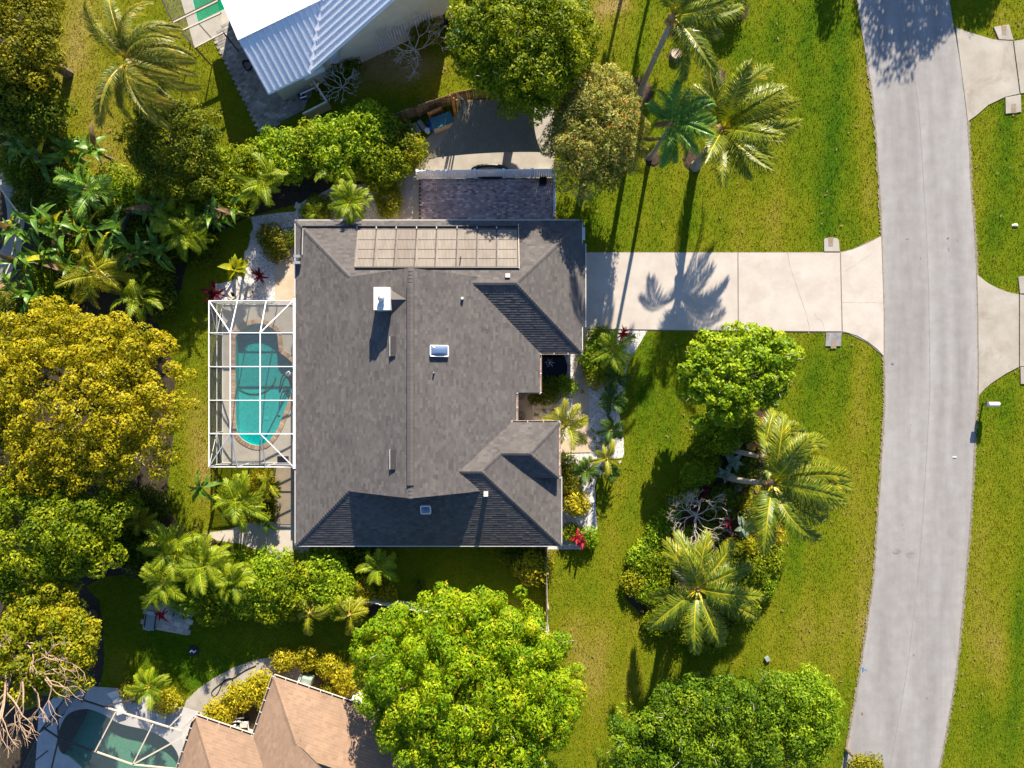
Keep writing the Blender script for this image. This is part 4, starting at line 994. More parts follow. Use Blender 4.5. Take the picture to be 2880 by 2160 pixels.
pane(cg, [P(190,1955,z), P(511,2056,z), P(520,2165,z), P(60,2170,z), P(110,2060,z)], M['screen'])
pane(cg, [P(190,1955,z), P(110,2060,z), drop(P(110,2060,z)), drop(P(190,1955,z))], M['screen_wall'], "wall_screen")
cg = thing("pool_cage", "pale pool cage corner cut off by the left edge", "pool cage")
for a, b in (((-60,440),(58,610)), ((58,610),(-40,640)), ((52,640),(30,740)), ((58,610),(52,640)), ((30,740),(-10,830))): beam(cg, P(*a, z), P(*b, z), .08, .09, M['beam_tan'])
for p in ((58,610),(30,740)): beam(cg, P(*p, z), drop(P(*p, z)), .07, .07, M['bronze'], "post")
# ------------------------------------------------------------------ white metal roof house
La = Vector((.9, .437, 0)).normalized(); Lb = Vector((-La.y, La.x, 0)); L0 = Vector((-16.26, 19.3, 0))
def W(s_, t_, z): v = L0+La*s_+Lb*t_; return Vector((v.x, v.y, z))
nh = thing("house", "cream house with ribbed white metal roof at the top left", "house", (0, 0, 0))
m1, m2, m3 = .48, .5236, .30
f1 = lambda s_, t_: 2.6+m1*t_
f2 = lambda s_, t_: 2.6+m2*(s_-3.1)
f3 = lambda s_, t_: 4.184-m3*(t_-3.3)
mroof = link(bpy.data.objects.new("roof", None), nh)
def facet(name, pts, f, mat=M['metal_roof'], th=.12):
    mb = MB(); top = [W(s_, t_, f(s_, t_)) for s_, t_ in pts]; n = len(top); dn = Vector((0, 0, th))
    mb.face(top)
    mb.face([p-dn for p in top][::-1])
    for k in range(n): mb.face([top[k], top[k]-dn, top[(k+1)%n]-dn, top[(k+1)%n]])
    return mb.build(name, mat, mroof)
facet("roof_face", [(0,0),(3.1,0),(6.13,3.3),(0,3.3)], f1)
facet("roof_face", [(3.1,0),(11,0),(11,9),(3.28,9),(6.13,3.3)], f2)
facet("roof_face", [(11,0),(14,0),(14,9),(11,9)], lambda s_, t_: f2(11, 0)-1.2*(s_-11))
facet("roof_face", [(0,3.3),(6.13,3.3),(3.28,9),(0,9)], f3)
def ribs(f, lines, w=.10, h=.08):
    for (s0, t0), (s1, t1) in lines:
        m_ = MB(); m_.bar(W(s0, t0, f(s0, t0)+h/2), W(s1, t1, f(s1, t1)+h/2), w, h); m_.build("rib", M['metal_roof'], mroof)
L_ = []
for k in range(15):
    s_ = .12+k*.42; t0 = max(0, (s_-3.1)/.917); 
    if t0 < 3.15: L_.append(((s_, t0+.05), (s_, 3.2)))
ribs(f1, L_)
L_ = []
for k in range(14):
    t_ = .15+k*.42
    s0 = 3.1+.917*t_ if t_ < 3.3 else 6.13-(t_-3.3)*.5
    if s0 < 10.6: L_.append(((s0+.08, t_), (11, t_)))
ribs(f2, L_)
L_ = []
for k in range(27):
    s_ = .1+k*.22; t1 = 9 if s_ < 3.28 else 3.3+(6.13-s_)/.5
    if t1 > 3.6: L_.append(((s_, 3.4), (s_, t1)))
ribs(f3, L_, .05, .035)
m_ = MB(); m_.bar(W(3.1,0,2.66), W(6.13,3.3,4.23), .22, .06); m_.build("valley_flashing", M['metal_roof'], mroof)
m_ = MB(); m_.bar(W(0,3.3,4.22), W(6.2,3.3,4.22), .32, .07); m_.build("ridge_cap", M['metal_roof'], mroof)
mb = MB(); ws = [(.45,0),(13.6,0),(13.6,3.3),(11,f2(11,0)-.15),(3.1,2.48),(.45,2.48)]
mb.face([W(s_, .45, z) for s_, z in ws]); mb.face([W(s_, .65, z) for s_, z in ws][::-1])
mb.build("wall", M['stucco'], nh)
mb = MB(); ws = [(.45,0),(8.5,0),(8.5,2.6),(3.3,4.2),(.45,2.5)]
mb.face([W(.45, t_, z) for t_, z in ws][::-1]); mb.face([W(.65, t_, z) for t_, z in ws]); mb.build("wall", M['stucco'], nh)
for s0, wd_ in ((8.2, 2.4), (11.0, 1.5)):
    sh = link(bpy.data.objects.new("storm_shutter", None), nh)
    for k in range(int(wd_/.2)):
        m_ = MB(); m_.bar(W(s0+.2*k, .41, .75), W(s0+.2*k, .41, 2.35), .16, .05); m_.build("slat", M['grey_blue'] if 0 else M['metal_roof'], sh)
MB().bar(W(2.6, .2, 2.2), W(4.1, .2, 2.2), .25, .5).build("awning", M['metal_roof'], nh)
# equipment corner
eq = thing("equipment_screen", "low cream wall screening pool pumps beside the metal roof house", "wall")
e = [P(880,226,1.2), P(919,285,1.2), P(851,320,1.2)]
for a, b in zip(e, e[1:]):
    m_ = MB(); m_.bar(Vector((a.x,a.y,.6)), Vector((b.x,b.y,.6)), .12, 1.2); m_.build("wall", M['stucco'], eq)
pump = thing("pool_pump", "pool pump and filter with white pipes behind the low cream wall", "pump", P(865, 280))
m_ = MB(); m_.lathe((.5,.9,.02), [(.2,0),(.24,.1),(.24,.7),(.12,.85)], 14); m_.build("filter_tank", M['tan_plastic'], pump)
m_ = MB(); m_.box((-.3,.1,.25), (.45,.3,.45)); m_.build("motor", M['navy'], pump)
for pth in ([(-.3,.1,.5),(-.3,.1,.7),(.7,.55,.7),(.7,.55,.2)], [(.5,.9,.5),(1.0,.5,.5),(1.05,.1,.5)], [(-.35,-.15,.6),(.1,.0,.6)]):
    m_ = MB(); m_.tube(pth, .05, 8); m_.build("pipe", M['white'], pump)
hs = thing("hose_reel", "coiled dark hose on the grey paver patio", "hose", P(700, 185))
m_ = MB(); m_.tube([((.35+.05*math.sin(3*a))*math.cos(a), (.35+.05*math.sin(3*a))*math.sin(a), .05+.012*a) for a in np.linspace(0, 18, 70)], .035, 6); m_.build("coil", M['hose'], hs)
dish = thing("satellite_dish", "grey satellite dish on a mast by the metal roof edge", "satellite dish", (*P2(948,156,2.8), 0))
m_ = MB(); m_.tube([(0,0,0),(0,0,2.5),(-.1,.02,2.75)], .035, 8); m_.build("mast", M['steel'], dish)
mb = MB(); n = 20; Q = Vector((-.12,-.55,.75)).normalized().to_track_quat('Z','Y').to_matrix()
for k in range(4):
    for j in range(n):
        a0, a1 = 2*math.pi*j/n, 2*math.pi*(j+1)/n; r0, r1 = k/4*.5, (k+1)/4*.5
        mb.face([tuple(Vector((-.12,0,2.85))+Q@Vector((r*math.cos(a)*.8, r*math.sin(a), .5*r*r))) for r, a in ((r0,a0),(r1,a0),(r1,a1),(r0,a1))])
mb.build("reflector", M['steel'], dish, smooth=True)
m_ = MB(); m_.tube([Vector((-.12,0,2.85))+Q@Vector((0,-.45,.1)), Vector((-.12,0,2.85))+Q@Vector((0,-.1,.5))], .02, 6); m_.build("feed_arm", M['steel'], dish)
bins = [("waste_bin", "dark waste bin near the top tree by the cream wall", (1240, 40)), ("waste_bin", "second dark waste bin under the top tree", (1262, 62))]
for nm, lab, p in bins:
    t_ = thing(nm, lab, "bin", P(*p), .4)
    m_ = MB(); m_.box((0,0,.5), (.6,.7,1.0)); m_.build("body", M['black'], t_, bevel=.04); m_ = MB(); m_.box((0,0,1.04), (.66,.78,.07)); m_.build("lid", M['black'], t_, bevel=.02)
rg = random.Random(5); mb = MB(); c = P(1290, 100)
n = 12; g = [[(c.x+(i/n-.5)*1.7+rg.uniform(-.05,.05), c.y+(j/n-.5)*1.9+rg.uniform(-.05,.05), max(.02, .75*(1-((i/n-.5)*2)**2)*(1-((j/n-.5)*2)**2)+rg.uniform(-.12,.1))) for j in range(n+1)] for i in range(n+1)]
for i in range(n):
    for j in range(n): mb.face([g[i][j], g[i+1][j], g[i+1][j+1], g[i][j+1]])
tag(mb.build("tarp", M['tarp']), "crumpled green tarp beside the top tree", "tarp")

# ------------------------------------------------------------------ tan shingle house
d1 = np.array([.9465, -.3227]); n1 = np.array([-.3227, -.9465]); A1 = np.array([-15.88, -19.50])
uw = lambda u, w: tuple(A1+d1*u+n1*w)
th = thing("house", "tan shingle roofed house at the bottom left", "house")
troof = link(bpy.data.objects.new("roof", None), th)
tp = [(tuple(A1), tuple(n1), 2.6, SL, [[uw(0,0), uw(16,0), uw(16,3.6), uw(3.6,3.6)]]),
      (tuple(A1), tuple(d1), 2.6, SL, [[uw(0,0), uw(3.05,3.05), uw(3.05,7.25), uw(0,4.2)], [uw(3.05,3.05), uw(9,4.4), uw(9,9.2), uw(5,9.2), uw(3.05,7.25)]]),
      (uw(0,4.2), tuple(n1), 2.6, SL, [[uw(-4.07,4.2), uw(0,4.2), uw(5,9.2), uw(.93,9.2)]]),
      (uw(-4.07,4.2), tuple(d1), 2.6, SL, [[uw(-4.07,4.2), uw(.93,9.2), uw(-4.07,9.2)]])]
shingled(troof, tp, M['shingle_tan'], uw(4, 2), seed=3, expo=.17, fine=True)
_r = roof; roof = troof; _m = M['shingle']; M['shingle'] = M['shingle_tan']
ridge_cap([(*uw(3.05,3.05), 3.87), (*uw(0,0), 2.6)]); ridge_cap([(*uw(.93,9.2), 4.68), (*uw(-4.07,4.2), 2.6)])
roof = _r; M['shingle'] = _m
m_ = MB(); m_.bar((*uw(5.4,3.56), 4.82), (*uw(9,4.37), 6.3), .08, .25); m_.build("rake_board", M['white'], th)
MB().prism([uw(1.1,1.1), uw(15,1.1), uw(15,9), uw(-2.9,9), uw(-2.9,5.3), uw(1.1,5.3)], 0, 2.45).build("wall", M['beige_stucco'], th)
_h = house; house = th
def gut2(a, b):
    a, b = Vector((*a, 2.56)), Vector((*b, 2.56)); d = (b-a).normalized(); n = Vector((d.y, -d.x, 0))*-1
    o = MB(); o.bar(a+n*.07+Vector((0,0,-.05)), b+n*.07+Vector((0,0,-.05)), .12, .03); o = o.build("gutter", M['bronze'], th)
    m2 = MB(); m2.bar(a+n*.14, b+n*.14, .03, .1); m2.build("gutter_lip", M['beam_tan'], o)
    k = int((b-a).length/.8)
    for i in range(k+1):
        p = a+(b-a)*(i/max(1,k)); m2 = MB(); m2.bar(p+Vector((0,0,.05)), p+n*.15+Vector((0,0,.05)), .03, .015); m2.build("gutter_strap", M['white'], o)
gut2(uw(0,0), uw(9,0)); gut2(uw(-4.07,4.2), uw(0,4.2)); gut2(uw(0,4.2), uw(0,0)); gut2(uw(-4.07,9.2), uw(-4.07,4.2))
house = _h
# equipment beside it
def condenser(px, py, lab, col):
    t_ = thing("condenser", lab, "air conditioner", P(px, py), math.radians(-18))
    m_ = MB(); m_.box((0,0,.45), (.8,.8,.85)); m_.build("casing", col, t_, bevel=.05)
    m_ = MB(); m_.lathe((0,0,.875), [(.32,0),(.32,.01)], 20); m_.build("fan_opening", M['black'], t_)
    for k in range(4):
        a = k*math.pi/2+.3; m_ = MB(); m_.box((.15*math.cos(a), .15*math.sin(a), .9), (.26,.12,.012), a); m_.build("fan_blade", M['steel'], t_)
    for r in (.16,.31):
        m_ = MB(); m_.tube([(r*math.cos(a), r*math.sin(a), .92) for a in np.linspace(0, 2*math.pi, 20)], .008, 4); m_.build("grille_ring", M['steel'], t_)
condenser(1010, 1962, "white air conditioner under the big round tree by the tan roof", M['white'])
hpmp = thing("heat_pump", "grey green pool heater box beside the tan roof gutter", "heater", P(868, 1912), math.radians(-15))
m_ = MB(); m_.box((0,0,.45), (.75,1.05,.85)); m_.build("casing", M['acgreen'], hpmp, bevel=.12)
m_ = MB(); m_.box((0,-.1,.885), (.5,.6,.02)); m_.build("grille", M['steel'], hpmp)
for dx in (-.55,-.65):
    m_ = MB(); m_.tube([(dx,-.5,.1),(dx,-.5,.5),(dx+.1,.5,.5)], .035, 8); m_.build("pipe", M['white'], hpmp)
o = MB().box(P(981,1943,.05), (1.0,1.0,.1), -.3).build("equipment_pad", M['concrete2']); tag(o, "concrete pad between yellow shrubs and white air conditioner", "pad", kind="structure")
pp = thing("pool_equipment", "cluster of white pipes and grey pool filter beside the tan roof", "pump", P(672, 2035))
m_ = MB(); m_.lathe((0,-.3,.02), [(.25,0),(.28,.1),(.28,.6),(.1,.75)], 14); m_.build("filter_tank", M['acgreen'], pp)
for k, pth in enumerate(([(-.7,0,.1),(-.6,.3,.5),(.1,.4,.5)], [(.1,.4,.5),(.8,.3,.5),(.8,-.3,.3)], [(-.4,.5,.4),(.5,.6,.4)], [(-.5,-.1,.55),(.0,.2,.6)])):
    m_ = MB(); m_.tube(pth, .05, 8); m_.build("pipe", M['white'], pp)
m_ = MB(); m_.box((.55,.15,.4), (.5,.3,.4)); m_.build("motor", M['steel'], pp)
gh = thing("garden_hose", "dark garden hose looped on the curved grey path", "hose", (0,0,0))
m_ = MB(); m_.tube([P(x, y, .06) for x, y in smooth_open([(720,1872),(690,1885),(660,1905),(640,1912),(618,1925),(596,1945),(600,1958),(612,1950),(630,1915),(650,1908),(656,1922),(640,1935)], 6)], .03, 6); m_.build("hose", M['hose'], gh)
# deck furniture by the murky pool
for (px, py, rz, lab) in ((340,1978,.3,"white lounge frame on the deck beside the murky pool"), (462,2010,-.3,"pale lounger nearest the tan roof on the murky pool deck")):
    t_ = thing("sun_lounger", lab, "lounger", P(px, py, .04), rz)
    m_ = MB(); m_.box((0,0,.3), (.62,1.3,.05)); m_.build("seat", M['trim'], t_); m_ = MB(); m_.box((0,.85,.48), (.62,.6,.05), M=Matrix.Rotation(.6,3,'X')); m_.build("backrest", M['trim'], t_)
    for x in (-.28,.28):
        for y in (-.6,.6): m_ = MB(); m_.box((x,y,.15), (.05,.05,.3)); m_.build("leg", M['white'], t_)
for (px, py, rz, lab) in ((430,1742,-.15,"grey lounge chair on the left of the paved pad"), (511,1713,-.15,"grey lounge chair on the right of the paved pad")):
    t_ = thing("lounge_chair", lab, "lounger", P(px, py, .09), rz)
    m_ = MB(); m_.box((0,-.1,.32), (.66,1.1,.09)); m_.build("seat", M['grey_blue'], t_, bevel=.03)
    m_ = MB(); m_.box((0,.62,.5), (.66,.55,.09), M=Matrix.Rotation(.75,3,'X')); m_.build("backrest", M['grey_blue'], t_, bevel=.03)
    for x in (-.36,.36): m_ = MB(); m_.box((x,0,.38), (.06,.9,.06)); m_.build("armrest", M['black'], t_)
    for x in (-.3,.3):
        for y in (-.55,.4): m_ = MB(); m_.box((x,y,.14), (.05,.05,.28)); m_.build("leg", M['black'], t_)

# ------------------------------------------------------------------ fences
def plank_fence(name, label, cat, pts, h, mat, w=.14, gap=.012, zj=.06, rails=True, post_every=2.4, seed=0, railside=1, posts_mat=None):
    t_ = thing(name, label, cat); rg = random.Random(seed); cache = {}
    for a, b in zip(pts, pts[1:]):
        a, b = Vector((*a, 0)), Vector((*b, 0)); d = b-a; L = d.length; d.normalize(); n = Vector((-d.y, d.x, 0)); rz = math.atan2(d.y, d.x); k = int(L/(w+gap))
        for i in range(k):
            key = (rg.randrange(5), ); 
            if key not in cache:
                hh = h+(key[0]-2)*zj/3; mb = MB(); mb.box((0,0,hh/2), (w, .022, hh), tone=.15+.17*key[0])
                cache[key] = mb.mesh("plank", mat)
            o = link(bpy.data.objects.new("plank", cache[key]), t_); o.location = a+d*((i+.5)*(w+gap))+n*rg.uniform(-.006,.006); o.rotation_euler = (0, rg.uniform(-.01,.01), rz)
        if rails:
            for z in (.35, h-.3):
                m_ = MB(); m_.bar(a-n*.05*railside+Vector((0,0,z)), b-n*.05*railside+Vector((0,0,z)), .04, .09); m_.build("rail", mat, t_)
        for i in range(int(L/post_every)+2):
            p = a+d*min(i*post_every, L); m_ = MB(); m_.box((p.x-n.x*.09*railside, p.y-n.y*.09*railside, (h+.08)/2), (.1,.1,h+.08), rz); m_.build("post", posts_mat or mat, t_)
    return t_
plank_fence("wooden_fence", "brown wooden plank fence behind the storage bin and shade sail", "fence", [P2(1092,358), P2(1180,325), P2(1292,287), P2(1372,272), P2(1440,258)], 1.75, M['wood'], seed=1)
plank_fence("picket_fence", "weathered wooden fence running down the side yard from the roof corner", "fence", [P2(1533,1500), P2(1536,1755)], 1.6, M['wood_grey'], seed=2, railside=-1)
plank_fence("picket_fence", "weathered white fence partly hidden above the big round tree", "fence", [P2(1030,1672), P2(1180,1698), P2(1300,1722), P2(1440,1738), P2(1536,1755)], 1.6, M['trim'], seed=3)
plank_fence("picket_fence", "dark wooden fence among banana leaves at upper left", "fence", [P2(372,676), P2(395,612), P2(505,582)], 1.7, M['bark'], seed=4)
plank_fence("picket_fence", "short grey fence under the left trees", "fence", [P2(300,1565), P2(430,1592)], 1.6, M['wood_grey'], seed=5)
wf_ = thing("vinyl_fence", "white vinyl privacy fence along the brick patio", "fence")
def vinyl(pts, h=1.8):
    cache = {}
    for a, b in zip(pts, pts[1:]):
        a, b = Vector((*a, 0)), Vector((*b, 0)); d = b-a; L = d.length; d.normalize(); rz = math.atan2(d.y, d.x); w = .16; k = int(L/w)
        if 'm' not in cache:
            mb = MB(); mb.box((0,0,h/2), (w-.012, .03, h-.1)); cache['m'] = mb.mesh("board", M['alu'])
        for i in range(k):
            o = link(bpy.data.objects.new("board", cache['m']), wf_); o.location = a+d*((i+.5)*w); o.rotation_euler = (0, 0, rz)
        for z in (.12, h-.02): m_ = MB(); m_.bar(a+Vector((0,0,z)), b+Vector((0,0,z)), .06, .12); m_.build("rail", M['alu'], wf_)
        for i in range(int(L/1.95)+1):
            p = a+d*min(i*1.95, L); m_ = MB(); m_.box((p.x,p.y,h/2+.04), (.13,.13,h+.08), rz); m_.build("post", M['alu'], wf_); m_ = MB(); m_.box((p.x,p.y,h+.1), (.16,.16,.04), rz); m_.build("post_cap", M['alu'], wf_)
vinyl([P2(1183,502), P2(1556,498)]); vinyl([P2(1557,500), P2(1557,608)], 1.7)
# ladder along the fence foot and a black crate
ld = thing("ladder", "aluminium ladder lying along the foot of the white fence", "ladder", P(1300, 508, .05), .0)
for dy in (-.18,.18): m_ = MB(); m_.box((0,dy,.04), (2.6,.05,.07)); m_.build("stile", M['steel'], ld)
for k in range(8): m_ = MB(); m_.box((-1.15+k*.33,0,.04), (.04,.36,.03)); m_.build("rung", M['steel'], ld)
cr = thing("crate", "black crate in the upper right corner of the brick patio", "crate", P(1527, 512, .05))
for x, y, sx, sy in ((0,.24,.5,.03),(0,-.24,.5,.03),(.24,0,.03,.46),(-.24,0,.03,.46)): m_ = MB(); m_.box((x,y,.22), (sx,sy,.4)); m_.build("side", M['black'], cr)
m_ = MB(); m_.box((0,0,.04), (.48,.48,.03)); m_.build("base", M['black'], cr)

# ------------------------------------------------------------------ shade sail and what stands round it
sail = thing("shade_sail", "tan shade sail with concave edges stretched between trees and fence", "shade sail")
cor = [P(1197,447,2.2), P(1303,281,2.7), P(1506,262,2.5), P(1524,428,2.3)]
n = 44; grid = []
for i in range(n+1):
    row = []
    for j in range(n+1):
        u, v = i/n, j/n
        u2 = u+(.5-u)*.10*4*v*(1-v); v2 = v+(.5-v)*.08*4*u*(1-u)
        p = cor[0]*(1-u2)*(1-v2)+cor[3]*u2*(1-v2)+cor[2]*u2*v2+cor[1]*(1-u2)*v2
        row.append(p-Vector((0,0,.25*math.sin(math.pi*u)*math.sin(math.pi*v))))
    grid.append(row)
mb = MB()
for i in range(n):
    for j in range(n): mb.face([grid[i][j], grid[i+1][j], grid[i+1][j+1], grid[i][j+1]])
o = mb.build("cloth", M['sail'], sail, smooth=True); sm_ = o.modifiers.new("solid", 'SOLIDIFY'); sm_.thickness = .004
m_ = MB(); m_.tube([cor[1], P(1290,268,2.9)], .02, 6); m_.build("rope", M['trim'], sail)
m_ = MB(); m_.tube([cor[0], P(1184,462,1.8)], .02, 6); m_.build("rope", M['trim'], sail)
for px, py, rr_ in ((1290,268,.06),):
    a = P(px, py, 2.9); m_ = MB(); m_.tube([(a.x,a.y,0), a], rr_, 8); m_.build("pole", M['leaf_hedge'] if 0 else M['steel'], sail)
tm = [((1268,262,2.9),(1281,335,.02)),((1276,275,2.3),(1284,338,.02)),((1284,280,2.2),(1290,330,.02))]
for k, (a, b) in enumerate(tm):
    m_ = MB(); m_.bar(P(*a), P(*b), .09, .05); o = m_.build("timber", M['timber']); tag(o, ["longest orange timber leaning on the wooden fence top", "middle orange timber leaning beside the teal storage bin", "reddish timber leaning nearest the shade sail corner"][k], "timber", "timbers leaning on the fence")
o = MB().box(P(1225,318,.75), (1.05,.06,1.2), na).build("plywood_sheet", M['timber']); tag(o, "orange plywood sheet leaning on the wooden fence", "board")
sb = thing("storage_bin", "tan storage bin with teal lid in front of the wooden fence", "bin", P(1246, 352), na*.75)
m_ = MB(); m_.box((0,0,.42), (1.5,.75,.8)); m_.build("body", M['tan_plastic'], sb, bevel=.03)
m_ = MB(); m_.box((0,.02,.86), (1.56,.82,.09)); m_.build("lid", M['teal'], sb, bevel=.03)
def bucket(px, py, lab, mat, r=.17):
    t_ = thing("bucket", lab, "bucket", P(px, py))
    m_ = MB(); m_.lathe((0,0,.02), [(r*.85,0),(r,.38),(r*1.05,.4)], 16); m_.build("pail", mat, t_); m_ = MB(); m_.lathe((0,0,.42), [(r*1.08,0),(r*1.08,.02),(r*.9,.03)], 16); m_.build("lid", mat, t_)
bucket(1203, 372, "white lidded bucket by the storage bin", M['white']); bucket(1216, 364, "bright blue bucket by the storage bin", M['blue']); bucket(1210, 350, "navy bucket between bright blue bucket and fence", M['navy'], .2)
for k, (px, py) in enumerate(((1158,364),(1172,360),(1186,352))):
    o = MB().box(P(px, py, .12), (.3,.7,.24), na+.1*k).build("paving_block", M['rock']); tag(o, ["leftmost grey block stacked before the wooden fence", "middle grey block stacked before the wooden fence", "grey block nearest the white bucket"][k], "block")
ring = thing("hoop_boat", "dark rounded dinghy lying behind the white fence", "dinghy", P(1378, 484))
m_ = MB(); m_.tube([(1.25*math.cos(a), .42*math.sin(a), .2) for a in np.linspace(0, 2*math.pi, 28)], .13, 8); m_.build("hull_tube", M['black'], ring)
m_ = MB(); m_.lathe((0,0,.1), [(.5,0),(.5,.05)], 16); o = m_.build("floor", M['tan_plastic'], ring); o.scale = (2.4,.8,1)
lg = thing("tree_stump", "pale cut tree stump on the front lawn", "stump", P(1900, 156))
m_ = MB(); m_.lathe((0,0,0), [(.5,0),(.42,.12),(.4,.3)], 18); m_.build("trunk", M['bark'], lg); m_ = MB(); m_.lathe((0,0,.3), [(.37,0),(.36,.02)], 18); m_.build("cut_face", M['wood_log'], lg)

# ------------------------------------------------------------------ mailbox
bxp = P(2795, 1137, 1.25); mbx = thing("mailbox", "white mailbox on a post at the right road edge", "mailbox", (bxp.x, bxp.y, 0))
m_ = MB(); m_.box((.05,0,.55), (.09,.09,1.1)); m_.build("post", M['bark'], mbx)
mb = MB(); n = 10; prof = [(-.15,1.08),(-.15,1.25)]+[(-.15*math.cos(a), 1.25+.14*math.sin(a)) for a in np.linspace(0, math.pi, n)][1:-1]+[(.15,1.25),(.15,1.08)]
for k in range(len(prof)): a, b = prof[k], prof[(k+1)%len(prof)]; mb.face([(-.36,*a),(.36,*a),(.36,*b),(-.36,*b)])
mb.face([(-.36,*p) for p in prof][::-1]); mb.face([(.36,*p) for p in prof]); mb.build("box", M['white'], mbx)
m_ = MB(); m_.box((-.37,0,1.22), (.02,.26,.26)); m_.build("door", M['steel'], mbx); m_ = MB(); m_.box((.1,-.165,1.3), (.04,.02,.22)); m_.build("flag", M['leaf_red'] if 0 else M['timber'], mbx)
m_ = MB(); m_.box((.05,0,.85), (.5,.34,.3)); m_.build("paper_tray", M['black'], mbx)

# ------------------------------------------------------------------ pond, entry court and stepping stones
pond_pl = smooth_closed(poly([(1520,995),(1580,995),(1592,1015),(1596,1040),(1588,1062),(1570,1076),(1540,1078),(1522,1070),(1512,1040)]), 4)
hole_pl = poly([(1502,987),(1608,987),(1608,1088),(1502,1088)])
pool_things(pond_pl, hole_pl, "pond_rim", "white stone rim around the black pond", "pond", "black garden pond beside the front walk", M['water_pond'], dz=.016, wz=-.06, depth=.7, deckmat=M['gravel'], coping=False, floor=M['pond_liner'])
fo = thing("fountain", "small white fountain jet in the black pond", "fountain", P(1546, 1020, -.06)); rg = random.Random(3); mb = MB()
m_ = MB(); m_.lathe((0,0,0), [(.08,0),(.05,.12),(.02,.2)], 8); m_.build("nozzle", M['black'], fo)
for k in range(40):
    a = rg.uniform(0, 6.28); r = rg.uniform(.05, .42); z = .5*(1-(r/.45)**2); mb.box((r*math.cos(a)*.7, r*math.sin(a)*.7, z), (.025,.025,.04), a)
for k in range(6):
    a = k*1.05; mb.tube([(0,0,.2),(.1*math.cos(a),.1*math.sin(a),.45),(.3*math.cos(a),.3*math.sin(a),.28),(.42*math.cos(a),.42*math.sin(a),.0)], [.008,.007,.006,.004], 4)
tag(mb.build("spray", M['foam'], fo), kind="stuff")
def rock_mesh(seed):
    rg = random.Random(seed); mb = MB(); n, m = 7, 4
    g = [[None]*n for _ in range(m+1)]
    for i in range(m+1):
        for j in range(n):
            th_ = math.pi*.5*i/m; r = math.cos(th_)*rg.uniform(.8,1.15)+.02; g[i][j] = (r*math.cos(6.283*j/n), r*math.sin(6.283*j/n), math.sin(th_)*.7*rg.uniform(.85,1.1))
    t_ = rg.random()
    for i in range(m):
        for j in range(n): mb.face([g[i][j], g[i][(j+1)%n], g[i+1][(j+1)%n], g[i+1][j]], t_)
    return mb.mesh("stone", M['rock'])
rocks = [rock_mesh(k) for k in range(5)]
rg = random.Random(11); pd = [o for o in COL.objects if o.name.startswith("pond") and o.get("category") == "pool"][0]; pd["category"] = "pond"
ring_ = inset(pond_pl, -.12)
for k in range(0, len(ring_), 1):
    o = link(bpy.data.objects.new("edge_stone", rocks[k % 5]), pd); s_ = rg.uniform(.10,.2); o.location = (*ring_[k], .0); o.scale = (s_, s_*rg.uniform(.7,1), s_*.8); o.rotation_euler = (0,0,rg.uniform(0,6))
court = sheet("entry_court", poly([(1448,1108),(1498,1108),(1498,1190),(1448,1190)]), -.03, .04, M['concrete2'], "grey paved entry court in the roof notch")
st_ = [(1510,1142),(1528,1142),(1546,1141),(1564,1140),(1510,1160),(1528,1160),(1546,1160),(1564,1159),(1510,1178),(1530,1178)]
for k, (px, py) in enumerate(st_): m_ = MB(); m_.box((0,0,0), (.40,.40,.05)); o = m_.build("court_tile", M['stone'], court); o.location = P(px, py, .045)
for k, (px, py) in enumerate(((1463,1112),(1465,1168))):
    t_ = thing("iron_chair", ["round green iron chair at the top of the entry court", "round green iron chair at the bottom of the entry court"][k], "chair", P(px, py, .04))
    for r in (.3,.2,.1): m_ = MB(); m_.tube([(r*math.cos(a), r*math.sin(a), .45) for a in np.linspace(0, 6.283, 20)], .018, 5); m_.build("seat_ring", M['dark_iron'], t_)
    for q in range(8): a = q*math.pi/4; m_ = MB(); m_.tube([(.08*math.cos(a), .08*math.sin(a), .45), (.3*math.cos(a), .3*math.sin(a), .45)], .014, 5); m_.build("spoke", M['dark_iron'], t_)
    for q in range(4): a = q*math.pi/2+.4; m_ = MB(); m_.tube([(.26*math.cos(a), .26*math.sin(a), .45), (.3*math.cos(a), .3*math.sin(a), 0)], .018, 5); m_.build("leg", M['dark_iron'], t_)
SL_ = ['stepping stone in the shaded gravel left of the date palm, upper row', 'stepping stone in the upper row, second towards the square hedge', 'stepping stone in the upper row, third towards the square hedge', 'stepping stone just above the roof corner gravel bend', 'stepping stone beside the ferny plant left of the date palm', 'stepping stone behind the date palm crown, left one', 'stepping stone behind the date palm crown, right one', 'stepping stone at the gravel corner below the upper hedge palm, left one', 'stepping stone at the gravel corner below the upper hedge palm, middle one', 'stepping stone at the gravel corner nearest the roof corner', 'stepping stone at the bend where the gravel turns down', 'stepping stone just below the gravel bend', 'stepping stone halfway down the shaded gravel strip', 'stepping stone above the golden rimmed plant', 'stepping stone beside the golden rimmed plant', 'stepping stone above the pool cage, near the small dark red bromeliad', 'stepping stone above the pool cage, nearest the beige pad', 'stepping stone above the pool cage, below the golden rimmed plant', 'stepping stone above the pool cage, left of centre', 'stepping stone below the small dark red bromeliad', 'stepping stone above the pool cage, nearest the large dark red bromeliad']
rg = random.Random(21)
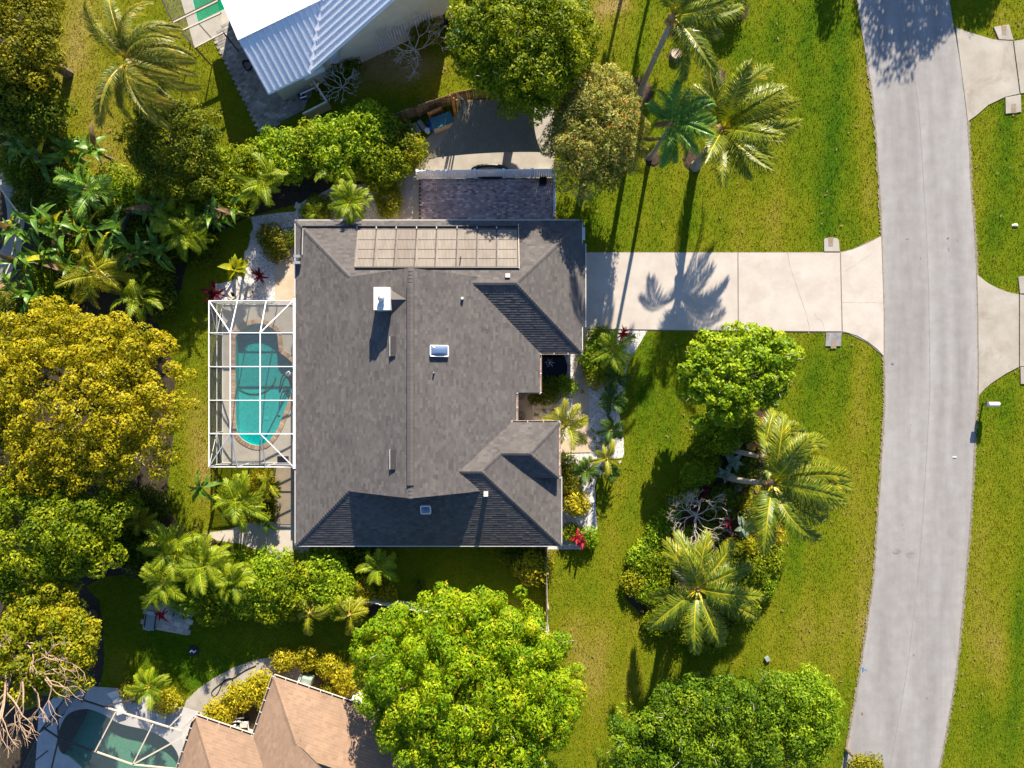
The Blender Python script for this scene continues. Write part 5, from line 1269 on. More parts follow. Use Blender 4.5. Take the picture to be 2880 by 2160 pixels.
for k, (px, py) in enumerate([(838,580),(862,574),(880,568),(850,592),(875,590),(900,560),(930,545),(745,625),(770,628),(800,620),(735,640),(715,660),(712,690),(700,715),(690,740),(700,820),(720,826),(675,815),(660,825),(740,815),(650,832)]):
    n_ = rg.randint(4, 6); r = rg.uniform(.22,.4); c = P(px, py); pts = [(r*rg.uniform(.8,1.15)*math.cos(6.283*i/n_+.3), r*rg.uniform(.8,1.15)*math.sin(6.283*i/n_+.3)) for i in range(n_)]
    o = MB().prism(pts, 0, .045, tone=rg.random()).build("stepping_stone", M['stone']); o.location = (c.x, c.y, .008); o.rotation_euler = (0,0,rg.uniform(0,6)); tag(o, SL_[k], "stone", "stepping stones behind the house")
RK_ = ['pale rock beside the upper leaning palm trunk, right one', 'pale rock beside the upper leaning palm trunk, left one', 'pale rock at the foot of the lower leaning palm', 'pale rock just below the lower leaning palm trunk', 'pale rock beside the bare tree branches', 'pale rock at the right edge below the leaning palms', 'pale rock right of the upper palm trunk near the croton']
rg = random.Random(22)
for k, (px, py) in enumerate([(2080,1255),(2066,1262),(2061,1355),(2075,1372),(2010,1475),(2140,1470),(2090,1262)]):
    o = link(bpy.data.objects.new("garden_rock", rocks[k % 5])); o.location = P(px, py, .0); s_ = rg.uniform(.16,.3); o.scale = (s_,s_,s_); tag(o, RK_[k], "rock", "pale rocks in the island bed")
o = link(bpy.data.objects.new("driftwood", rocks[1])); o.location = P(2855, 634); o.scale = (.25,.15,.15); tag(o, "brown fallen palm sheath on the grass at the right edge", "debris")
o = MB().box(P(2158,1853,.1), (.3,.3,.2), .5).build("utility_cover", M['grey_blue']); tag(o, "small grey utility box near the bottom right tree", "utility box")
o = link(bpy.data.objects.new("dead_leaf", rocks[2])); o.location = P(2685, 1286, .06); o.scale = (.17,.08,.05); o.data = o.data; tag(o, "brown dead leaf on the road", "leaf")
sg = thing("lawn_ornament", "white ornament on the shaded lawn near the paved pad", "ornament", P(545, 1830))
m_ = MB(); m_.lathe((0,0,0), [(.4,0),(.38,.05),(.1,.08)], 14); m_.build("base", M['black'], sg); m_ = MB(); m_.tube([(-.2,-.05,.15),(-.05,.1,.2),(.1,-.05,.2),(.22,.08,.15)], .05, 6); m_.build("figure", M['white'], sg)
m_ = MB(); m_.tube([P(1532,2140,.05), P(1534,2152,.7)], .05, 8); o = m_.build("marker_post", M['white']); tag(o, "short white post on the lawn at the bottom edge", "post")
bb = thing("yard_box", "white box beside the big round tree at the bottom edge", "box", P(1495, 2140), .4); m_ = MB(); m_.box((0,0,.4), (.8,.6,.8)); m_.build("body", M['trim'], bb); m_ = MB(); m_.box((0,0,.82), (.86,.66,.05)); m_.build("lid", M['white'], bb)
# ------------------------------------------------------------------ leafy plants
TRI = [0]
def leaf_cloud(rng, C, Rr, dens, size, asp=.5, up=.35, jit=.7, shell=(.72, 1.06), tone0=.45, tspread=.2, cover=-.45, flower=0.0):
    """small leaf blades over a set of leaf clumps"""
    n = np.maximum(8, (dens*4*np.pi*Rr**2*.72).astype(int)); idx = np.repeat(np.arange(len(C)), n); N = len(idx)
    z = rng.uniform(cover, 1, N); a = rng.uniform(0, 2*np.pi, N); r = np.sqrt(np.maximum(0, 1-z*z)); D = np.stack([r*np.cos(a), r*np.sin(a), z], 1)
    pos = C[idx]+D*(Rr[idx]*rng.uniform(shell[0], shell[1], N))[:, None]
    nor = D*.75+np.array([0, 0, up])+rng.normal(0, jit, (N, 3))*.5; nor /= np.linalg.norm(nor, axis=1)[:, None]
    t_ = np.cross(nor, rng.normal(0, 1, (N, 3))); t_ /= np.linalg.norm(t_, axis=1)[:, None]; b = np.cross(nor, t_)
    s_ = (size*rng.uniform(.45, 1.45, N))[:, None]; w = s_*asp*.5
    V = np.stack([pos-t_*s_*.5, pos+b*w+t_*s_*.05, pos+t_*s_*.5-nor*s_*.12, pos-b*w+t_*s_*.05], 1).reshape(-1, 3)
    F = np.arange(N*4).reshape(-1, 4)
    ct = rng.normal(0, tspread*.7, len(C)); tone = np.clip(tone0+ct[idx]+rng.normal(0, tspread, N), 0, .84)
    if flower: tone = np.where(rng.uniform(0, 1, N) < flower, 1.0, tone)
    TRI[0] += N*2
    return V, F, tone
def dome(rng, rx, ry, h, nl, rl, low=-.15, inner=.25, rough=.16):
    out = []; rad = []; ph = rng.uniform(0, 6.28, 4)
    for k in range(nl):
        z = low+(1-low)*((k+.5)/nl); a = k*2.39996+rng.normal(0, .12); r = math.sqrt(max(0, 1-z*z))
        m = 1+rough*(math.sin(2*a+ph[0])+.7*math.sin(3*a+ph[1])+.6*math.sin(5*a+ph[2])*r)*.6
        R_ = rl*rng.uniform(.6, 1.35); f = m*rng.uniform(.84, 1.06)
        if rng.uniform() < inner: f *= rng.uniform(.5, .8)
        out.append(((rx-R_*.8)*r*math.cos(a)*f, (ry-R_*.8)*r*math.sin(a)*f, (h-R_*.7)*z*min(f, 1.05))); rad.append(R_)
    fill = .55
    for k in range(int(nl*fill)):
        z = -.1+1.0*((k+.5)/(nl*fill)); a = k*2.39996+1.1; r = math.sqrt(max(0, 1-z*z)); R_ = rl*rng.uniform(1.0, 1.4); f = rng.uniform(.66, .8)
        out.append(((rx-R_*.5)*r*math.cos(a)*f, (ry-R_*.5)*r*math.sin(a)*f, (h-R_*.5)*z*f)); rad.append(R_)
    return np.array(out), np.array(rad)
def limbs(rng, base, cz, C, k, r0, mat, parent, name="trunk"):
    mb = MB(); top = Vector((0, 0, cz*.55)); mb.tube([Vector((0,0,0)), Vector((rng.normal(0,.1), rng.normal(0,.1), cz*.3)), top], [r0*1.25, r0, r0*.85], 8)
    for i in rng.choice(len(C), min(k, len(C)), replace=False):
        e = Vector(C[i]); mid = top.lerp(e, .5)+Vector((rng.normal(0,.2), rng.normal(0,.2), -.1*cz*.3)); mb.tube([top, mid, e], [r0*.55, r0*.33, r0*.1], 5)
    TRI[0] += len(mb.f)*2
    return mb.build(name, mat, parent)
def tree(name, label, cat, px, py, zc, rxp, ryp, h, mat, nl, rl, size, dens, seed, group=None, trunk=.25, asp=.5, low=-.15, inner=.25, tone0=.42, tspread=.23, flower=0.0, bark='bark', rough=.18, crown="crown", stem="trunk", jit=.7, nlimb=18, extra=None, twigs=0):
    """crown outline measured in photo pixels at the height zc of its widest part; h = crown half height above zc"""
    rng = np.random.default_rng(seed); c = P(px, py, zc); k = R(zc)
    C, Rr = dome(rng, rxp*k, ryp*k, h, nl, rl, low, inner, rough)
    C[:, 2] = np.maximum(C[:, 2]+zc, Rr*.5)
    if extra:
        for ex, ey, ez, er in extra: e = P(ex, ey, ez); C = np.vstack([C, [[e.x-c.x, e.y-c.y, ez]]]); Rr = np.append(Rr, er)
    t_ = thing(name, label, cat, (c.x, c.y, 0), group=group)
    V, F, tone = leaf_cloud(rng, C, Rr, dens, size, asp, tone0=tone0, tspread=tspread, flower=flower, jit=jit)
    link(bpy.data.objects.new(crown, np_mesh(crown, V, F, M[mat], face_attr={"tone": tone})), t_)
    limbs(rng, c, max(zc, .3), C, nlimb, trunk, M[bark], t_, stem)
    if twigs:
        mb = MB()
        for i in rng.choice(len(C), twigs):
            d = C[i]-np.array([0, 0, zc*.5]); d = d/np.linalg.norm(d)+rng.normal(0, .35, 3); d /= np.linalg.norm(d); e = C[i]+d*Rr[i]*rng.uniform(1.0, 1.7); q = (C[i]+e)/2+rng.normal(0, .08, 3)
            mb.tube([C[i]-d*.3, q, e], [.022, .017, .008], 4)
        tag(mb.build("twigs", M['bark_pale'], t_), kind="stuff")
    return t_
def shrub(label, px, py, r, h, mat, seed, size=.16, dens=70, ry=None, rl=None, name="shrub", group=None, tone0=.42, asp=.5, flower=0.0, cat="shrub", **kw):
    r = r*1.18; ry = (ry or r/1.18)*1.18 if ry else r; rm = min(r, ry)*R(0); rl = rl or max(.16, rm*.38); area = r*ry*R(0)**2; nl = int(max(7, 3.2*area/(rl*rl)))
    return tree(name, label, cat, px, py, max(.25, h*.45), r, ry, h*.6, mat, nl, rl, size, dens*.5, seed, group, trunk=.05, asp=asp, low=-.5, inner=.2, tone0=tone0, flower=flower, crown="foliage", stem="stem", nlimb=8, **kw)

# big trees
tree("tree", "huge round bright green tree at the bottom centre", "tree", 1322, 1930, 5.0, 318, 300, 4.2, 'leaf_mango', 330, .6, .2, 74, 1, trunk=.45, inner=.2, tone0=.5, tspread=.17, rough=.07, flower=.025, asp=.42, twigs=25)
tree("tree", "wide golden yellow tree at the left edge", "tree", 215, 1125, 5.5, 305, 300, 2.6, 'leaf_yellow', 300, .54, .18, 66, 2, trunk=.4, inner=.2, tone0=.5, rough=.11, low=-.1, twigs=45)
tree("tree", "dark green tree below the golden tree at the left edge", "tree", 110, 1500, 5.0, 250, 195, 2.4, 'leaf_green', 130, .62, .2, 60, 3, trunk=.35, tone0=.4, rough=.2)
tree("tree", "yellowish green tree behind bare branches at the bottom left", "tree", 130, 1800, 5.0, 165, 180, 2.2, 'leaf_hedge', 100, .55, .2, 60, 4, trunk=.3, tone0=.45, rough=.25)
tree("tree", "tree filling the top left corner", "tree", 55, 110, 5.0, 150, 170, 2.3, 'leaf_olive', 95, .58, .19, 60, 5, trunk=.3, tone0=.48, rough=.2)
tree("tree", "deep green tree below the top left corner tree", "tree", 70, 285, 4.0, 125, 115, 1.6, 'leaf_dark', 55, .6, .2, 48, 6, trunk=.25)
tree("tree", "dark citrus tree left of the white metal roof house", "tree", 490, 415, 3.2, 150, 150, 1.7, 'leaf_dark', 100, .5, .17, 62, 7, trunk=.2, tone0=.52, rough=.2, flower=.012)
tree("tree", "large green tree at the top centre beside the shade sail", "tree", 1470, 120, 5.5, 200, 220, 2.8, 'leaf_green', 210, .58, .19, 62, 8, trunk=.35, tone0=.45, rough=.15, extra=[(1400,250,3.6,.8),(1440,280,3.4,.8),(1350,230,3.8,.8),(1480,290,3.6,.7),(1520,270,3.8,.8),(1330,190,4.2,.8),(1420,310,3.3,.6)], twigs=40)  # extra: low leaf clumps added on the sail side to shade the cloth
tree("tree", "rounded tree dotted with orange blossom beside the white fence", "tree", 1672, 372, 4.0, 155, 185, 2.4, 'leaf_flower', 150, .55, .18, 66, 9, trunk=.28, tone0=.45, flower=.06, rough=.12, asp=.34)
tree("tree", "lime green spreading tree on the front lawn below the driveway", "tree", 2068, 1050, 4.2, 178, 148, 2.3, 'leaf_lime', 115, .45, .24, 58, 10, trunk=.22, tone0=.5, rough=.2, asp=.6, nlimb=50, bark='bark_pale', twigs=110)
tree("tree", "broad green tree at the bottom right beside the road", "tree", 2010, 2040, 4.5, 270, 175, 2.4, 'leaf_mid', 150, .6, .18, 62, 11, trunk=.35, tone0=.46, rough=.3, inner=.3, twigs=50, extra=[(1790,2080,2.5,.9),(1760,2130,2.4,1.0),(1760,2010,2.8,.8)])
tree("tree", "lighter feathery tree at the bottom right nearest the road", "tree", 2255, 2010, 4.2, 105, 150, 2.2, 'leaf_lime', 75, .6, .17, 62, 12, trunk=.25, tone0=.38, rough=.2)
tree("tree", "small tree top overhanging the road at the bottom edge", "tree", 2430, 2160, 2.5, 55, 45, 1.2, 'leaf_olive', 26, .42, .17, 60, 13, trunk=.12)
tree("tree", "low tree at the bottom edge left of the broad bottom right tree", "tree", 1820, 2130, 3.4, 120, 110, 1.8, 'leaf_lime', 70, .5, .18, 62, 17, trunk=.2, tone0=.36, rough=.25)
# trees beyond the top edge whose shade reaches the road
tree("tree", "street tree above the top edge shading the road", "tree", 2790, -650, 5.0, 215, 165, 3.2, 'leaf_green', 46, .8, .3, 14, 14, trunk=.3)
tree("tree", "street tree above the top edge right of the road", "tree", 2935, -540, 4.0, 90, 90, 2.0, 'leaf_green', 24, .7, .3, 16, 15, trunk=.3)
tree("tree", "street tree above the top edge left of the road", "tree", 2478, -470, 4.0, 45, 60, 1.6, 'leaf_green', 10, .55, .3, 14, 16, trunk=.3)

# hedge rows (each bush a plant of its own)
hed = [(640,520,78,2.6,'leaf_green'),(600,470,45,2.0,'leaf_lime'),(720,470,62,2.6,'leaf_green'),(800,440,72,2.8,'leaf_lime'),(870,415,60,2.7,'leaf_green'),(945,420,75,3.0,'leaf_lime'),(1025,385,78,3.2,'leaf_lime'),(1070,450,72,3.0,'leaf_green'),(1120,400,50,2.4,'leaf_dark'),(560,560,60,2.2,'leaf_green')]
hl = ["bush in the upper hedge next to the jungle planting", "small bush behind the left end of the upper hedge", "third bush of the upper hedge from the left", "bright bush in the middle of the upper hedge", "bush of the upper hedge with paver patio behind it", "tall bush of the upper hedge above the date palm", "tallest bright bush of the upper hedge", "bush of the upper hedge nearest the brick patio", "dark bush between the upper hedge and the wooden fence", "bush at the left foot of the upper hedge"]
for k, (x, y, r, h, m_) in enumerate(hed): shrub(hl[k], x, y, r*1.08, h, m_, 100+k, .2, 62, rl=.42, group="upper hedge bushes", tone0=.48)
shrub("fine leaved light green bush beside the shade sail corner", 1165, 432, 42, 2.2, 'leaf_hedge', 120, .12, 120, rl=.28)
shrub("clipped square yellow green hedge beside the grey roof", 1092, 562, 36, 1.5, 'leaf_hedge', 121, .12, 140, ry=52, rl=.3, name="clipped_hedge", flower=.03)
hed = [(700,1650,66,2.6,'leaf_lime'),(775,1630,66,2.6,'leaf_lime'),(840,1640,75,2.8,'leaf_green'),(905,1620,65,2.6,'leaf_lime'),(945,1665,55,2.4,'leaf_lime'),(780,1680,60,2.2,'leaf_green'),(610,1680,60,2.2,'leaf_green'),(545,1640,66,2.3,'leaf_lime'),(640,1618,62,2.3,'leaf_lime'),(520,1585,58,2.2,'leaf_lime'),(715,1635,50,2.0,'leaf_green')]
hl = ["bush of the lower hedge below the pool corner", "bright bush of the lower hedge under the house corner", "largest bush in the middle of the lower hedge", "bush of the lower hedge left of the side yard palm", "right end bush of the lower hedge", "bush on the shaded lower side of the lower hedge", "bush near the paved pad in the lower hedge", "bush between the feathery palms above the paved pad", "bush under the pale path in the lower hedge", "leftmost lime bush of the lower hedge", "bush touching the pale path below the pool corner"]
for k, (x, y, r, h, m_) in enumerate(hed): shrub(hl[k], x, y, r*1.15, h, m_, 130+k, .19, 66, rl=.42, group="lower hedge bushes", tone0=.5)
more = [
 ("pale yellow leaved bush right of the lower hedge", 1010,1668,42,1.8,'leaf_croton',.2,55), ("small yellow leaved bush nearest the white fence", 1090,1672,26,1.2,'leaf_croton',.18,50),
 ("speckled yellow croton in the side yard corner by the fence", 1500,1590,50,1.6,'leaf_croton',.2,45), ("dark bush under the eaves beside the side yard lawn", 1010,1550,60,1.0,'leaf_dark',.18,50), ("dark bush under the eave near the fence corner", 1450,1555,45,1.2,'leaf_dark',.18,50),
 ("yellow croton bush along the front gravel near the red bush", 1622,1415,36,1.5,'leaf_croton',.2,60), ("green bush above the yellow croton at the house front", 1600,1360,34,1.3,'leaf_olive',.16,70), ("dark green bush at the front wall below the fountain palm", 1590,1310,36,1.2,'leaf_dark',.15,70),
 ("yellow green bush beside the red bromeliad at the house corner", 1652,1510,28,.9,'leaf_lime',.15,80), ("green bush at the corner of the house under the red bromeliad", 1608,1500,28,.8,'leaf_green',.15,80),
 ("ferny green bush along the lower pond edge", 1540,1100,36,.9,'leaf_dark',.16,80), ("bright bush at the right end of the pond", 1592,1085,28,.8,'leaf_lime',.14,80), ("green bush behind the pond rim", 1505,1122,18,.6,'leaf_dark',.15,70),
 ("leafy green bush under the front bed palm", 1690,1000,56,1.8,'leaf_lime',.17,70), ("lime bush left of the front bed palm", 1684,1050,42,1.5,'leaf_hedge',.16,70), ("green bush at the top of the front bed", 1690,955,36,1.2,'leaf_green',.16,70),
 ("bush in the mulch ring at the top lawn edge", 2055,10,45,1.5,'leaf_green',.18,60), ("dark shrub beside the cream wall under the dish", 960,190,48,1.6,'leaf_dark',.16,70), ("dark shrub below the storm shutters", 1195,85,45,1.7,'leaf_olive',.16,60), 
 ("orange red croton in the island bed by the lawn palm", 2155,1222,34,1.3,'leaf_orange',.16,75),
 ("green bush on the upper left of the island bed", 2005,1215,50,2.3,'leaf_lime',.18,60), ("green bush beside the lime tree in the island bed", 2070,1190,48,2.2,'leaf_green',.18,60), ("low green bush at the left edge of the island bed", 1985,1290,40,1.0,'leaf_green',.16,65), ("low lime bush at the left edge of the island bed", 1950,1335,36,.9,'leaf_lime',.16,65),
 ("bush left of the bare tree in the island bed", 1905,1410,34,.9,'leaf_green',.16,65), ("yellow green bush by the mulch edge of the island bed", 1855,1500,40,.8,'leaf_lime',.19,55), ("yellow green bush at the lower left island edge", 1805,1570,38,.8,'leaf_lime',.19,55), ("large leaved lime bush at the lowest left of the island bed", 1785,1640,36,.8,'leaf_hedge',.2,55), ("green bush under the lower island palm", 1850,1590,50,.9,'leaf_green',.18,55),
 ("green bush below the bare tree in the island bed", 1930,1530,46,.9,'leaf_green',.17,60), ("flowering yellow bush right of the island elephant ears", 2130,1420,48,1.2,'leaf_hedge',.14,75), ("yellow tipped bush on the right island edge", 2165,1500,40,1.1,'leaf_croton',.14,60), ("green bush at the right island edge", 2160,1570,46,1.0,'leaf_green',.16,60), ("dark bush at the lower right island edge", 2110,1620,50,1.0,'leaf_green',.17,55), ("dark bush in the middle of the island bed", 2030,1420,50,.9,'leaf_dark',.17,50), ("dark bush below the two leaning palms", 2085,1330,40,.8,'leaf_dark',.17,50), ("small bush under the island palm crown", 2000,1700,60,.9,'leaf_dark',.17,50),
 ("yellow shrub above the curved path end", 800,1856,32,1.1,'leaf_croton',.17,70), ("yellow shrub second along the curved strip", 860,1850,32,1.1,'leaf_croton',.17,70), ("yellow shrub third along the curved strip", 925,1872,32,1.1,'leaf_croton',.17,70), ("yellow shrub beside the big round tree on the curved strip", 975,1910,40,1.1,'leaf_croton',.17,70), ("green shrub between the heater box and the pad", 935,1940,30,.7,'leaf_olive',.15,70),
 ("yellow shrub at the left end of the mound by the tan roof", 620,2005,42,1.1,'leaf_croton',.17,70), ("yellow shrub in the middle of the mound by the tan roof", 676,1958,40,1.2,'leaf_croton',.17,70), ("yellow shrub at the top of the mound by the tan roof", 735,1930,44,1.1,'leaf_croton',.17,70), ("yellow shrub against the tan roof gutter", 752,1975,26,1.0,'leaf_croton',.17,70),
 ("orange yellow shrub above the murky pool deck", 470,1975,34,1.0,'leaf_croton',.16,70), ("golden shrub beside the small palm above the murky pool", 370,1940,30,.9,'leaf_olive',.16,70),
 ("dark bush at the left end of the lower hedge", 400,1560,60,1.8,'leaf_dark',.18,55), ("dark bush under the golden tree", 330,1440,80,2.0,'leaf_dark',.18,50), ("dark bush below the golden tree near the lawn", 420,1420,50,1.2,'leaf_dark',.18,50), ("dark undergrowth bush by the short grey fence", 250,1540,60,1.8,'leaf_dark',.18,50),
 ("jungle bush between banana leaves at the upper left", 300,590,60,2.0,'leaf_dark',.18,55), ("jungle bush right of the left edge pool cage", 200,520,55,2.0,'leaf_green',.18,55), ("jungle bush below the yellow lawn strip", 330,520,55,1.8,'leaf_green',.18,55), ("jungle bush above the golden tree", 430,760,60,1.6,'leaf_dark',.18,50), ("jungle bush near the white gravel bend", 480,690,50,1.3,'leaf_dark',.18,50), ("jungle bush at the shaded lawn corner", 460,850,45,1.2,'leaf_dark',.18,50), ("jungle bush behind the dark fence", 250,640,60,1.6,'leaf_dark',.18,50), ("jungle bush at the left edge of the picture", 120,800,60,1.8,'leaf_green',.18,50), ("jungle bush below the top left trees", 130,400,60,1.8,'leaf_dark',.18,50), ("jungle bush at the far left below the trees", 20,350,60,1.8,'leaf_dark',.18,50),
 ("low green plant left of the roof edge in the gravel", 760,665,34,.9,'leaf_olive',.16,60), ("ferny plant in the gravel by the roof corner", 775,700,34,.9,'leaf_olive',.16,60), ("small ferny plant beside the roof corner", 820,670,28,.7,'leaf_dark',.14,60), ("green plant under the date palm by the upper eave", 900,590,40,.9,'leaf_green',.15,65), ("green plant left of the date palm", 870,598,26,.7,'leaf_lime',.14,65),
 ("low planting along the lower hedge shadow", 1180,1650,20,.4,'leaf_dark',.13,60), ("yellow plant below the pool cage", 735,1360,40,1.3,'leaf_croton',.17,55), ("dark foliage below the pool cage by the wall", 735,1430,42,1.2,'leaf_olive',.17,60),
]
for k, (lab, x, y, r, h, m_, sz, dn) in enumerate(more): shrub(lab, x, y, r, h, m_, 200+k, sz, dn, asp=.45)

isl = [('leafy bush hugging the upper left island edge', 1990, 1240, 42, 2.0, 'leaf_green'), ('lime bush just under the lime tree crown', 2040, 1235, 40, 2.0, 'leaf_lime'), ('bush between the lime tree and the orange croton', 2105, 1205, 40, 1.2, 'leaf_green'), ('lime bush along the left island curve', 1975, 1330, 34, 0.8, 'leaf_lime'), ('bush above left of the bare tree', 1935, 1375, 32, 0.8, 'leaf_green'), ('lime bush right above the mulch edge', 1880, 1455, 34, 0.8, 'leaf_lime'), ('bush left of the pink bromeliads', 1890, 1550, 40, 0.8, 'leaf_green'), ('lime bush on the mulch edge below the pink bromeliads', 1830, 1545, 36, 0.7, 'leaf_lime'), ('lime bush under the left fronds of the lower island palm', 1825, 1660, 40, 0.8, 'leaf_lime'), ('bush beneath the lower island palm trunk', 1870, 1680, 44, 0.8, 'leaf_green'), ('bush at the very bottom of the island bed', 1930, 1750, 55, 0.9, 'leaf_green'), ('bush at the bottom left tip of the island bed', 1850, 1745, 40, 0.7, 'leaf_green'), ('dark bush below the pale elephant ear', 2060, 1560, 44, 0.8, 'leaf_dark'), ('dark bush at the heart of the lower island bed', 2010, 1600, 44, 0.8, 'leaf_dark'), ('yellow flecked bush below the pale elephant ear', 2100, 1540, 36, 0.9, 'leaf_hedge'), ('lime bush on the right island edge under the palms', 2180, 1430, 36, 1.0, 'leaf_lime'), ('bush at the lower right curve of the island', 2080, 1700, 50, 0.8, 'leaf_green'), ('bush at the bottom right of the island bed', 2000, 1780, 50, 0.8, 'leaf_green'), ('dark bush below the orange croton', 2120, 1270, 36, 1.0, 'leaf_dark'), ('bush below the forked bare tree', 1990, 1500, 36, 0.7, 'leaf_green'), ('bush right of the lower island palm', 2060, 1650, 44, 0.8, 'leaf_green'), ('small bush right of the leaning palm trunks', 2180, 1340, 30, 0.8, 'leaf_green'), ('lime bush on the lower right island edge', 2140, 1640, 40, 0.8, 'leaf_lime')]
for k, (lab, x, y, r, h, m_) in enumerate(isl): shrub(lab, x, y, r, h, m_, 600+k, .18, 60, asp=.45)
jun = [('low jungle bush above the left edge pool cage', 60, 470, 60, 1.8, 'leaf_green'), ('dark jungle bush at the pool cage corner', 120, 560, 55, 1.8, 'leaf_dark'), ('jungle bush beside the yellow lawn tip', 190, 600, 60, 1.8, 'leaf_green'), ('dark bush at the left edge pool cage post', 80, 560, 40, 1.6, 'leaf_dark'), ('dark jungle bush above the golden tree at left', 160, 720, 55, 1.6, 'leaf_dark'), ('jungle bush under the wide golden palm', 230, 720, 50, 1.6, 'leaf_green'), ('jungle bush right of the wide golden palm', 340, 720, 55, 1.6, 'leaf_green'), ('jungle bush in front of the dark fence', 300, 640, 50, 1.6, 'leaf_green'), ('dark jungle bush right of the dark fence', 400, 660, 50, 1.5, 'leaf_dark'), ('jungle bush behind the bright fluffy palm', 500, 640, 55, 1.5, 'leaf_green'), ('dark jungle bush by the arching lime palm', 420, 800, 55, 1.5, 'leaf_dark'), ('lime bush at the lower tip of the yellow lawn', 350, 560, 55, 1.8, 'leaf_lime'), ('bush between the yellow lawn tip and dark fence', 400, 545, 45, 1.6, 'leaf_green'), ('bush just above the golden tree crown', 150, 840, 60, 1.8, 'leaf_green'), ('dark bush at the left edge above the golden tree', 40, 880, 60, 1.8, 'leaf_dark'), ('low dark bush on the shaded gravel bend', 560, 700, 50, 1.0, 'leaf_dark'), ('bush left of the orange leaved banana plant', 470, 560, 50, 1.6, 'leaf_green'), ('bush at the foot of the upper hedge near the gravel', 620, 560, 60, 2.0, 'leaf_green')]
for k, (lab, x, y, r, h, m_) in enumerate(jun): shrub(lab, x, y, r, h, m_, 650+k, .18, 62, asp=.45)

# ------------------------------------------------------------------ palms
FR = {}
def frond(key, L, ll, elev, droop, n=38, wid=.045, hang=.55, seed=0, t0=.16, mat='frond_coco', fold=.25, fan=1.0, tone0=.45, bend=0):
    """one feather leaf: rachis along +X drooping, leaflets on both sides"""
    kk = (key if L > 2.5 else '', round(L*2.5)/2.5 if L < 2.5 else round(L,2), round(elev,2), round(droop,2), seed, mat, round(ll,1), bend)
    if kk in FR: return FR[kk]
    rng = np.random.default_rng(seed+17); m = 14; pts = [np.zeros(3)]; th_ = elev; dirs = []
    for i in range(m):
        t_ = (i+.5)/m; a = elev-droop*t_**1.25; yw = bend*.42*t_**1.2; d = np.array([math.cos(a)*math.cos(yw), math.cos(a)*math.sin(yw), math.sin(a)]); dirs.append(d); pts.append(pts[-1]+d*L/m)
    pts = np.array(pts); pts[:, 1] += rng.normal(0, .05)*L*(np.linspace(0, 1, m+1)**2)
    V = []; F = []; T = []
    def quad(a, b, c, d, tn): i = len(V); V.extend([a, b, c, d]); F.append((i, i+1, i+2, i+3)); T.append(tn)
    for i in range(m):
        w0, w1 = .05*(1-i/m)+.008, .05*(1-(i+1)/m)+.008; s_ = np.array([0, 1, 0]); u_ = np.array([0, 0, .012])
        quad(pts[i]-s_*w0+u_, pts[i]+s_*w0+u_, pts[i+1]+s_*w1+u_, pts[i+1]-s_*w1+u_, .92)
    for sd in (-1, 1):
        for j in range(n):
            t_ = t0+(1-t0)*(j+rng.uniform(0, .6))/n; t_ = min(t_, .995); i = min(int(t_*m), m-1); f = t_*m-i; p = pts[i]*(1-f)+pts[i+1]*f; d = dirs[i]
            l_ = ll*(math.sin(math.pi*(.18+.75*(t_-t0)/(1-t0)))**.7)*rng.uniform(.85, 1.1)
            hz = math.hypot(d[0], d[1]); side = np.array([-d[1]/hz, d[0]/hz, 0])*sd; nor = np.array([-d[2]*d[0]/hz, -d[2]*d[1]/hz, hz]); ang = math.radians(62-34*t_)*fan+rng.normal(0, .06)
            v1 = side*math.sin(ang)+d*math.cos(ang)+nor*fold; v1 /= np.linalg.norm(v1); v2 = v1+np.array([0, 0, -hang*rng.uniform(.6, 1.4)]); v2 /= np.linalg.norm(v2); v3 = v2+np.array([0, 0, -hang*rng.uniform(.6, 1.5)]); v3 /= np.linalg.norm(v3)
            w = np.cross(v1, nor); w /= np.linalg.norm(w); w = w*wid
            a = p; b = a+v1*l_*.35; c = b+v2*l_*.35; e = c+v3*l_*.3; tn = float(np.clip(tone0+.25*(t_-.5)+rng.normal(0, .16), 0, 1))
            quad(a-w*.5, a+w*.5, b+w, b-w, tn); quad(b-w, b+w, c+w*.7, c-w*.7, tn); quad(c-w*.7, c+w*.7, e+w*.1, e-w*.1, min(1, tn+.15))
    FR[kk] = np_mesh("frond", np.array(V), np.array(F), M[mat], face_attr={"tone": T}); TRI[0] += len(F)*2
    return FR[kk]
